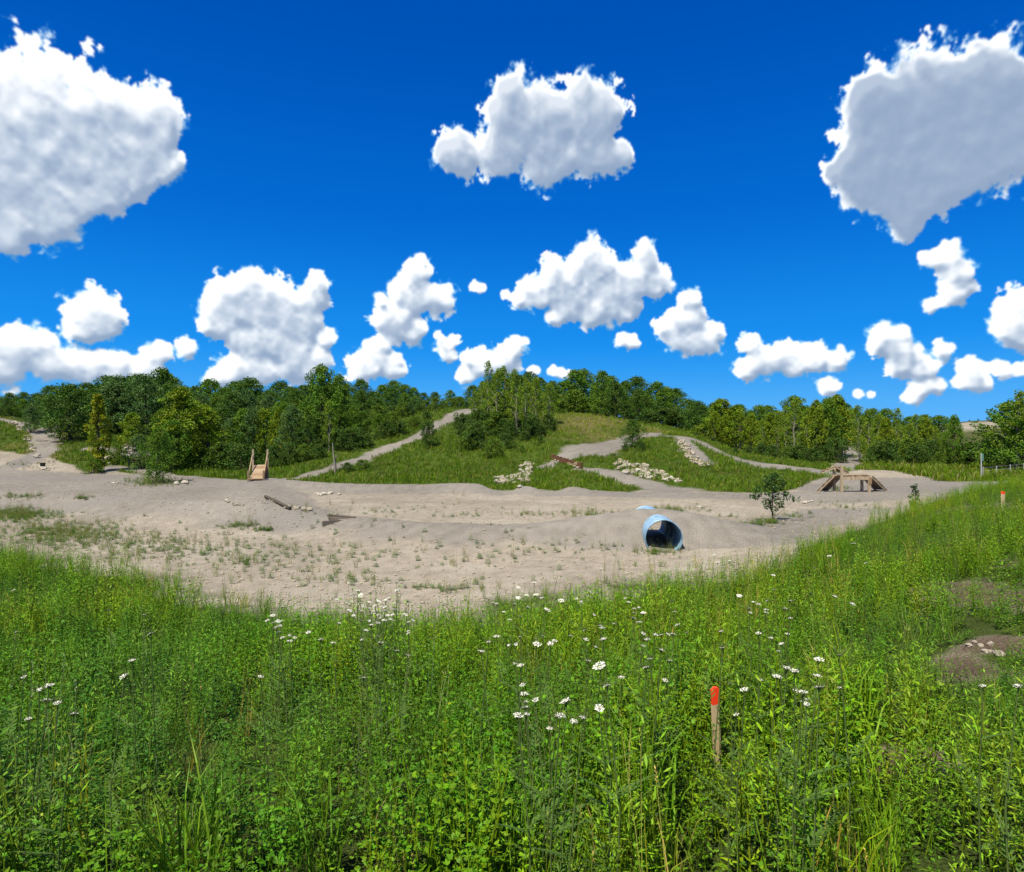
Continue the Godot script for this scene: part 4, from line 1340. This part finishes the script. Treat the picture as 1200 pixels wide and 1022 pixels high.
	# sparse weeds on the dirt: [u, row, half width px, half height rows, count]
	var wl := [[], [], []]
	for s in [[25, 582, 32, 3, 60], [20, 604, 46, 7, 640], [95, 584, 12, 2, 30], [75, 625, 75, 16, 700], [170, 640, 90, 18, 300], [280, 617, 22, 4, 60], [311, 622, 12, 2, 30], [300, 655, 90, 20, 160], [552, 604, 20, 2, 16], [620, 603, 30, 3, 34], [690, 602, 42, 4, 60], [690, 606, 20, 3, 26], [785, 598, 35, 3, 120], [860, 605, 14, 2, 12], [885, 615, 22, 4, 40], [905, 612, 14, 2, 50], [182, 565, 34, 5, 520], [985, 573, 16, 3, 60], [430, 640, 260, 34, 110], [700, 640, 160, 20, 50], [450, 598, 160, 12, 60], [460, 650, 60, 12, 18], [560, 660, 60, 14, 16], [620, 645, 80, 12, 14], [455, 600, 30, 5, 14], [35, 545, 35, 5, 60], [930, 605, 30, 6, 34], [1000, 595, 50, 6, 40], [775, 648, 30, 3, 40], [520, 690, 60, 6, 30], [400, 680, 60, 10, 40]]:
		for k in s[4]:
			var g := gp(s[0] + rng.randfn(0, 0.5) * s[2], s[1] + rng.randfn(0, 0.5) * s[3])
			var sc := rnd(0.3, 0.8)
			wl[rng.randi() % 3].append([g, rnd(0, TAU), Vector3(sc, sc * rnd(0.5, 1.0), sc), tint(0.25)])
	for k in 3: scatter("dirt_weeds", lows[k] if k < 2 else talls[0], wl[k], "sparse weeds growing on the dirt", "weeds")
	# stones lying about on the dirt and gravel
	var pl := [[], [], []]
	for k in 26000:
		var pd := 11.0 + 34.0 * pow(rng.randf(), 1.2)
		var u := rnd(-80, 1100)
		var px := xof(u, pd)
		var cv := cover(px, pd)
		if cv[2] > 0.4: continue
		var r := 0.011 + 0.038 * pow(rng.randf(), 5.0)
		var t := rnd(0.35, 1.15)
		pl[rng.randi() % 3].append([on_ground(px, pd) + UP * r * 0.3, rnd(0, TAU), Vector3(r * rnd(0.8, 1.4), r * rnd(0.6, 1.0), r), Color(t, t * 0.98, t * 0.95)])
	for k in 3: scatter("loose_stones", rocks[k], pl[k], "small loose stones scattered over the dirt", "stones")

func plant_flowers() -> void:
	var left := "white wildflower in the dense cluster at left centre of the meadow edge"
	var mid := "white wildflower in the loose group below the meadow edge at centre"
	var right := "white wildflower in the right part of the meadow"
	var low := "white wildflower in the low clump at bottom centre"
	var far_left := "white wildflower in the lower left of the meadow"
	for p in [[326, 711, 1], [320, 724, 1], [322, 733, 1], [325, 744, 1.1], [342, 723, 0.9], [365, 735, 1], [349, 744, 0.9], [378, 743, 0.9], [338, 752, 1], [398, 751, 1], [319, 784, 0.8], [407, 715, 0.9], [420, 690, 1.1], [430, 694, 1.1], [425, 699, 0.9], [436, 706, 1], [451, 704, 1.1], [464, 682, 0.9], [477, 703, 1], [471, 710, 1], [434, 714, 0.9], [441, 723, 1.1], [447, 722, 0.9], [465, 720, 1.1], [470, 719, 0.8], [428, 730, 1.2], [438, 731, 0.8], [428, 738, 0.9], [454, 752, 1.1], [472, 756, 0.9], [474, 765, 1], [419, 791, 0.8], [478, 728, 1], [482, 740, 0.9], [435, 744, 0.7], [393, 702, 0.8], [412, 705, 0.8]]:
		flower(p[0], p[1], p[2], left)
	for k in 46: flower(440 + rng.randfn(0, 22), 712 + rng.randfn(0, 12), rnd(0.7, 1.0), left)
	for k in 8: flower(330 + rng.randfn(0, 10), 732 + rng.randfn(0, 10), rnd(0.7, 0.9), left)
	for p in [[611, 687, 0.9], [629, 682, 1], [602, 699, 1], [620, 698, 1.1], [632, 697, 1], [637, 701, 0.9], [615, 711, 1], [632, 713, 1.2], [614, 721, 0.9], [592, 726, 1.1], [592, 743, 1.2], [609, 742, 0.8], [635, 749, 1.1], [642, 752, 1.2], [653, 750, 1.2], [645, 742, 0.7], [625, 748, 0.7], [677, 701, 0.9], [697, 744, 0.9], [577, 756, 0.9], [594, 755, 0.8], [608, 753, 0.8], [607, 769, 0.9], [682, 768, 0.9], [732, 701, 0.8], [739, 712, 0.9], [727, 728, 1], [755, 731, 1.3], [748, 737, 1], [758, 739, 1], [773, 740, 1], [783, 740, 1], [763, 753, 1], [788, 715, 1], [790, 728, 1.2], [710, 779, 1.5], [720, 799, 0.9], [780, 770, 0.9], [746, 761, 0.7], [705, 665, 0.8], [710, 826, 0.9]]:
		flower(p[0], p[1], p[2], mid)
	for k in 34: flower(rnd(560, 800), rnd(690, 800), rnd(0.6, 1.0), mid)
	for p in [[842, 658, 0.9], [854, 657, 0.9], [835, 648, 0.8], [870, 668, 0.8], [876, 645, 0.7], [975, 650, 1], [1000, 636, 1.1], [1012, 659, 0.9], [906, 687, 0.9], [899, 698, 0.7], [920, 698, 0.9], [882, 703, 0.9], [898, 714, 1], [904, 748, 1], [913, 754, 1.2], [922, 758, 0.9], [947, 769, 1.2], [935, 776, 1], [951, 788, 1.2], [913, 779, 0.9], [936, 803, 1], [948, 802, 0.9], [943, 809, 0.9], [935, 815, 1.1], [902, 789, 1], [885, 790, 1], [895, 716, 1.1], [1150, 793, 0.8], [1184, 802, 0.8]]:
		flower(p[0], p[1], p[2], right)
	for k in 22: flower(rnd(820, 1010), rnd(660, 830), rnd(0.6, 1.0), right)
	for p in [[609, 820, 1.1], [625, 812, 1.2], [633, 818, 1], [647, 818, 1.1], [622, 821, 0.9], [617, 834, 1], [630, 832, 0.9], [652, 828, 1.1], [655, 838, 0.9], [640, 834, 0.8], [648, 840, 0.9], [662, 834, 0.8]]:
		flower(p[0], p[1], p[2], low)
	for p in [[155, 773, 1.3], [131, 791, 1], [42, 801, 1.1], [46, 822, 1.5], [63, 823, 1], [38, 799, 0.9], [17, 790, 0.8], [136, 711, 0.7], [165, 720, 0.8], [185, 733, 0.9], [8, 778, 0.8], [24, 836, 0.9], [66, 834, 0.8], [10, 740, 0.7], [20, 690, 0.7]]:
		flower(p[0], p[1], p[2], far_left)

# ------------------------------------------------------------------ rocks and small things
func place_details() -> void:
	rock_pile("rock_pile", "pale rock pile on the grass left of the grassy hump", [[592, 563, 13, 4, 48, 0.16], [610, 560, 11, 5, 50, 0.17], [616, 550, 7, 5, 30, 0.17], [620, 545, 5, 2, 10, 0.2], [605, 571, 6, 1, 3, 0.15]])
	rock_pile("rock_pile", "long pale rock pile below the dark conical tree", [[729, 546, 8, 5, 34, 0.18], [745, 551, 14, 5, 66, 0.18], [765, 556, 14, 5, 62, 0.18], [782, 561, 10, 3, 24, 0.17], [794, 564, 5, 1, 6, 0.17]])
	rock_pile("rock_chute", "narrow pale rock chute running down the right grass slope", [[799, 519, 5, 4, 24, 0.13], [803, 526, 6, 4, 30, 0.13], [809, 533, 6, 4, 32, 0.14], [815, 540, 6, 3, 30, 0.14], [824, 545, 7, 2, 20, 0.15]], 0)
	rock_pile("boulder_group", "two pale boulders in the grass island left of the ramp", [[208, 567.5, 2, 0.5, 2, 0.19], [217, 567, 1.5, 0.5, 2, 0.2]], 1)
	rock_pile("stone_row", "flat pale stones on gravel below the columnar tree", [[137, 568, 5, 1.2, 7, 0.11]], 1)
	rock_pile("stone_row", "row of pale stones on the gravel below the left trail", [[378, 580, 8, 1, 9, 0.11], [386, 579, 3, 1, 3, 0.17], [396, 580, 3, 0.6, 3, 0.09]], 1)
	rock_pile("stone_group", "tan stones at the end of the ditch below the ramp", [[352, 597, 8, 2, 12, 0.09], [338, 596, 3, 1, 4, 0.11], [362, 599, 3, 1, 3, 0.1]])
	rock_pile("stone_group", "low pale stones on the gravel below left of the ramp", [[268, 588, 3, 1, 3, 0.1], [280, 592, 8, 1, 6, 0.07]])
	rock_pile("stone_group", "pale stones on the gravel right of the sapling", [[946, 589, 6, 1.5, 9, 0.09], [965, 592, 6, 1, 3, 0.06]], 1)
	rock_pile("stone_group", "pale stones in the weeds right of the culvert pipe", [[819, 595, 3, 1.2, 5, 0.1]], 1)
	rock_pile("stone_group", "pale stones beneath the small black box at far left", [[52, 550, 5, 1.5, 9, 0.13], [60, 549, 4, 1, 4, 0.1]], 1)
	rock_pile("boulder_group", "tan boulders behind the bush at left", [[124, 540, 4, 4, 8, 0.24], [130, 536, 4, 3, 6, 0.22], [150, 527, 8, 4, 12, 0.26]], 0)
	rock_pile("rock_steps", "line of rocks climbing the far left sandy bank", [[44, 535, 4, 2, 10, 0.17], [38, 525, 3, 4, 12, 0.17], [32, 513, 3, 4, 12, 0.16], [25, 502, 4, 3, 10, 0.17], [16, 496, 5, 2, 10, 0.18]])
	rock_pile("stone_group", "broken soil clods and stone at lower right of the bank", [[1155, 762, 8, 4, 3, 0.028], [1172, 768, 5, 2, 3, 0.04], [1150, 756, 14, 2, 4, 0.03]], 2)
	# timber crib wall of the berm
	var a := gp(646.5, 538.5)
	var b := gp(682, 549.5)
	var o := thing("timber_wall", a, "low reddish brown timber wall holding up the gravel berm", "wall")
	var ax := b - a
	var flat := Vector3(ax.x, 0, ax.z).normalized()
	var bas := Basis(flat, UP, flat.cross(UP))
	var n := 9
	for k in n:
		for r in 2:
			var p := ax * ((k + 0.5) / n) + UP * (0.12 + r * 0.2)
			var t := part("timber", unit_box, o, Transform3D(bas.rotated(UP, rnd(-0.1, 0.1)) * Basis.from_scale(Vector3(ax.length() / n * 0.93, 0.19, 0.2)), p + UP * rnd(-0.03, 0.03)))
			t.material_override = M.wood_red if rng.randf() < 0.75 else M.wood0
	for k in 5:
		add_rock(o, ax * rnd(0.1, 0.9) + Vector3(0, 0.02, 0.3), 0.12)
	# plank drop in the front ridge
	a = gp(384, 607)
	o = thing("plank_drop", a, "weathered dark planks forming a small drop in the gravel ridge", "planks")
	for k in 5:
		var t := part("plank", unit_box, o, Transform3D(Basis(UP, -0.25 + rnd(-0.06, 0.06)) * Basis(Vector3(0, 0, 1), -0.06) * Basis.from_scale(Vector3(1.05 - k * 0.1, 0.05, 0.15)), Vector3(0.5 + k * 0.03, 0.06 - k * 0.055, 0.05 + k * 0.15)))
		t.material_override = M.wood_grey if k % 2 else M.wood_dark
	var bd := part("board", unit_box, o, Transform3D(Basis(UP, 0.5) * Basis.from_scale(Vector3(0.75, 0.16, 0.05)), Vector3(0.35, -0.1, 0.55)))
	bd.material_override = M.wood_grey
	# fallen pole along the ditch
	var mb := MB.new()
	mb.smooth = true
	var p0 := gp(311, 583)
	var p1 := gp(322, 589)
	var p2 := gp(340, 598)
	mb.tube([Vector3(0, 0.06, 0), p1 - p0 + UP * 0.07, p2 - p0 + UP * 0.08], [0.07, 0.07, 0.06], 7, Color(0.13, 0.11, 0.09))
	o = thing("log_edging", p0, "dark log edging along the ditch below the ramp", "log")
	part("log", mb.mesh(M.bark), o)
	# dark boxes
	for e in [[50, 546.5, 0.28, 0.26, "small black box standing on pale stones at far left"], [833, 518, 0.6, 0.45, "dark box drain on the upper right trail"]]:
		a = gp(e[0], e[1])
		o = thing("black_box", a, e[4], "box")
		var t := part("body", unit_box, o, Transform3D(Basis.from_scale(Vector3(e[2], e[3], e[2] * 0.8)), UP * e[3] * 0.5))
		t.material_override = M.black
		t = part("lid", unit_box, o, Transform3D(Basis.from_scale(Vector3(e[2] * 1.12, e[3] * 0.14, e[2] * 0.92)), UP * e[3] * 1.05))
		t.material_override = M.wood_grey if e[0] > 100 else M.black
	# wooden frame among the left trees
	a = ud(160, 53.5)
	o = thing("timber_platform", a, "small weathered timber platform among the left trees", "platform")
	for s in [-1, 1]:
		for z in [-1, 1]:
			plank(o, Vector3(s * 0.45, 0.35, z * 0.3), Vector3(0.1, 0.9, 0.1), Basis.IDENTITY, "post", 1)
		plank(o, Vector3(0, 0.62, s * 0.3), Vector3(1.1, 0.1, 0.06), Basis.IDENTITY, "rail", 1)
	for k in 5:
		plank(o, Vector3(-0.4 + k * 0.2, 0.69, 0), Vector3(0.18, 0.035, 0.75), Basis.IDENTITY, "plank", 1)
	# wire fence at far right, three posts and wires, and the sign pole
	a = ud(1150, 47)
	o = thing("wire_fence", a, "low grey wire fence in the grass at far right", "fence")
	var pts := [ud(1152, 47), ud(1168, 47), ud(1184, 47.2), ud(1200, 47.5), ud(1216, 48)]
	for p in pts:
		plank(o, p - a + UP * 0.5, Vector3(0.04, 0.85, 0.04), Basis.IDENTITY, "post", 2)
		o.get_child(o.get_child_count() - 1).material_override = M.galv
	for r in [0.4, 0.62, 0.85]:
		var w := MB.new()
		w.smooth = true
		var path := []
		var rad := []
		for p in pts:
			path.append(p - a + UP * r)
			rad.append(0.006)
		w.tube(path, rad, 5, Color.WHITE)
		part("wire", w.mesh(M.galv), o)
	a = ud(1150, 46)
	o = thing("sign_pole", a, "thin grey green post standing at the fence end", "post")
	mb = MB.new()
	mb.smooth = true
	mb.tube([Vector3(0, -0.2, 0), Vector3(0, 1.9, 0)], [0.04, 0.04], 8, Color.WHITE)
	part("post", mb.mesh(M.galv), o)
	var sg := part("plate", unit_box, o, Transform3D(Basis.from_scale(Vector3(0.14, 0.5, 0.02)), Vector3(0.06, 1.6, 0.05)))
	sg.material_override = flat_mat(Color(0.09, 0.20, 0.17), 0.6)
	# survey stakes
	var s1 := gp(1175, 599)
	build_stake(s1, 0.55, 0.09, 0.07, Vector2(0.0, -0.03), "pale survey stake with red tip on bare soil at right")
	var sd_ := 3.9
	var sp := ud(841, sd_)
	build_stake(sp, EYE - 291.0 / F * sd_ - sp.y, 0.044, 0.105, Vector2(0.05, 0.07), "orange tipped wooden survey stake in the front weeds")

# ------------------------------------------------------------------ scene
func _ready() -> void:
	rng.seed = 4242
	var cam := Camera3D.new()
	cam.name = "camera"
	add_child(cam)
	cam.position = Vector3(0, EYE, 0)
	cam.fov = 68.0
	cam.near = 0.1
	cam.far = 3000.0
	cam.current = true
	var env := Environment.new()
	env.background_mode = Environment.BG_SKY
	env.sky = build_sky()
	env.background_energy_multiplier = 0.68
	env.tonemap_mode = Environment.TONE_MAPPER_LINEAR
	env.tonemap_exposure = 1.75
	env.sdfgi_enabled = true
	env.ssao_enabled = true
	env.ssil_enabled = true
	var we := WorldEnvironment.new()
	we.name = "environment"
	we.environment = env
	add_child(we)
	var sun := DirectionalLight3D.new()
	sun.name = "sun"
	add_child(sun)
	sun.light_energy = 1.55
	sun.light_color = Color(1.0, 0.95, 0.86)
	sun.light_angular_distance = 0.5
	sun.shadow_enabled = true
	# high, behind the camera and to its left
	sun.look_at_from_position(Vector3(-0.42, 1.35, 0.62), Vector3.ZERO, UP)
	setup_materials()
	setup_terrain()
	build_terrain()
	print("terrain ", Time.get_ticks_msec())
	var ub := MB.new()
	ub.smooth = true
	ub.box(Vector3.ZERO, Vector3.ONE, Basis.IDENTITY, Color.WHITE)
	unit_box = ub.mesh(M.wood0)
	make_rocks()
	setup_trees()
	plant_trees()
	print("trees ", Time.get_ticks_msec())
	build_entry_ramp()
	build_deck_feature()
	build_pipe()
	place_details()
	print("details ", Time.get_ticks_msec())
	plant_meadow()
	print("meadow ", Time.get_ticks_msec())
	make_umbels()
	plant_flowers()
	print("done ", Time.get_ticks_msec())
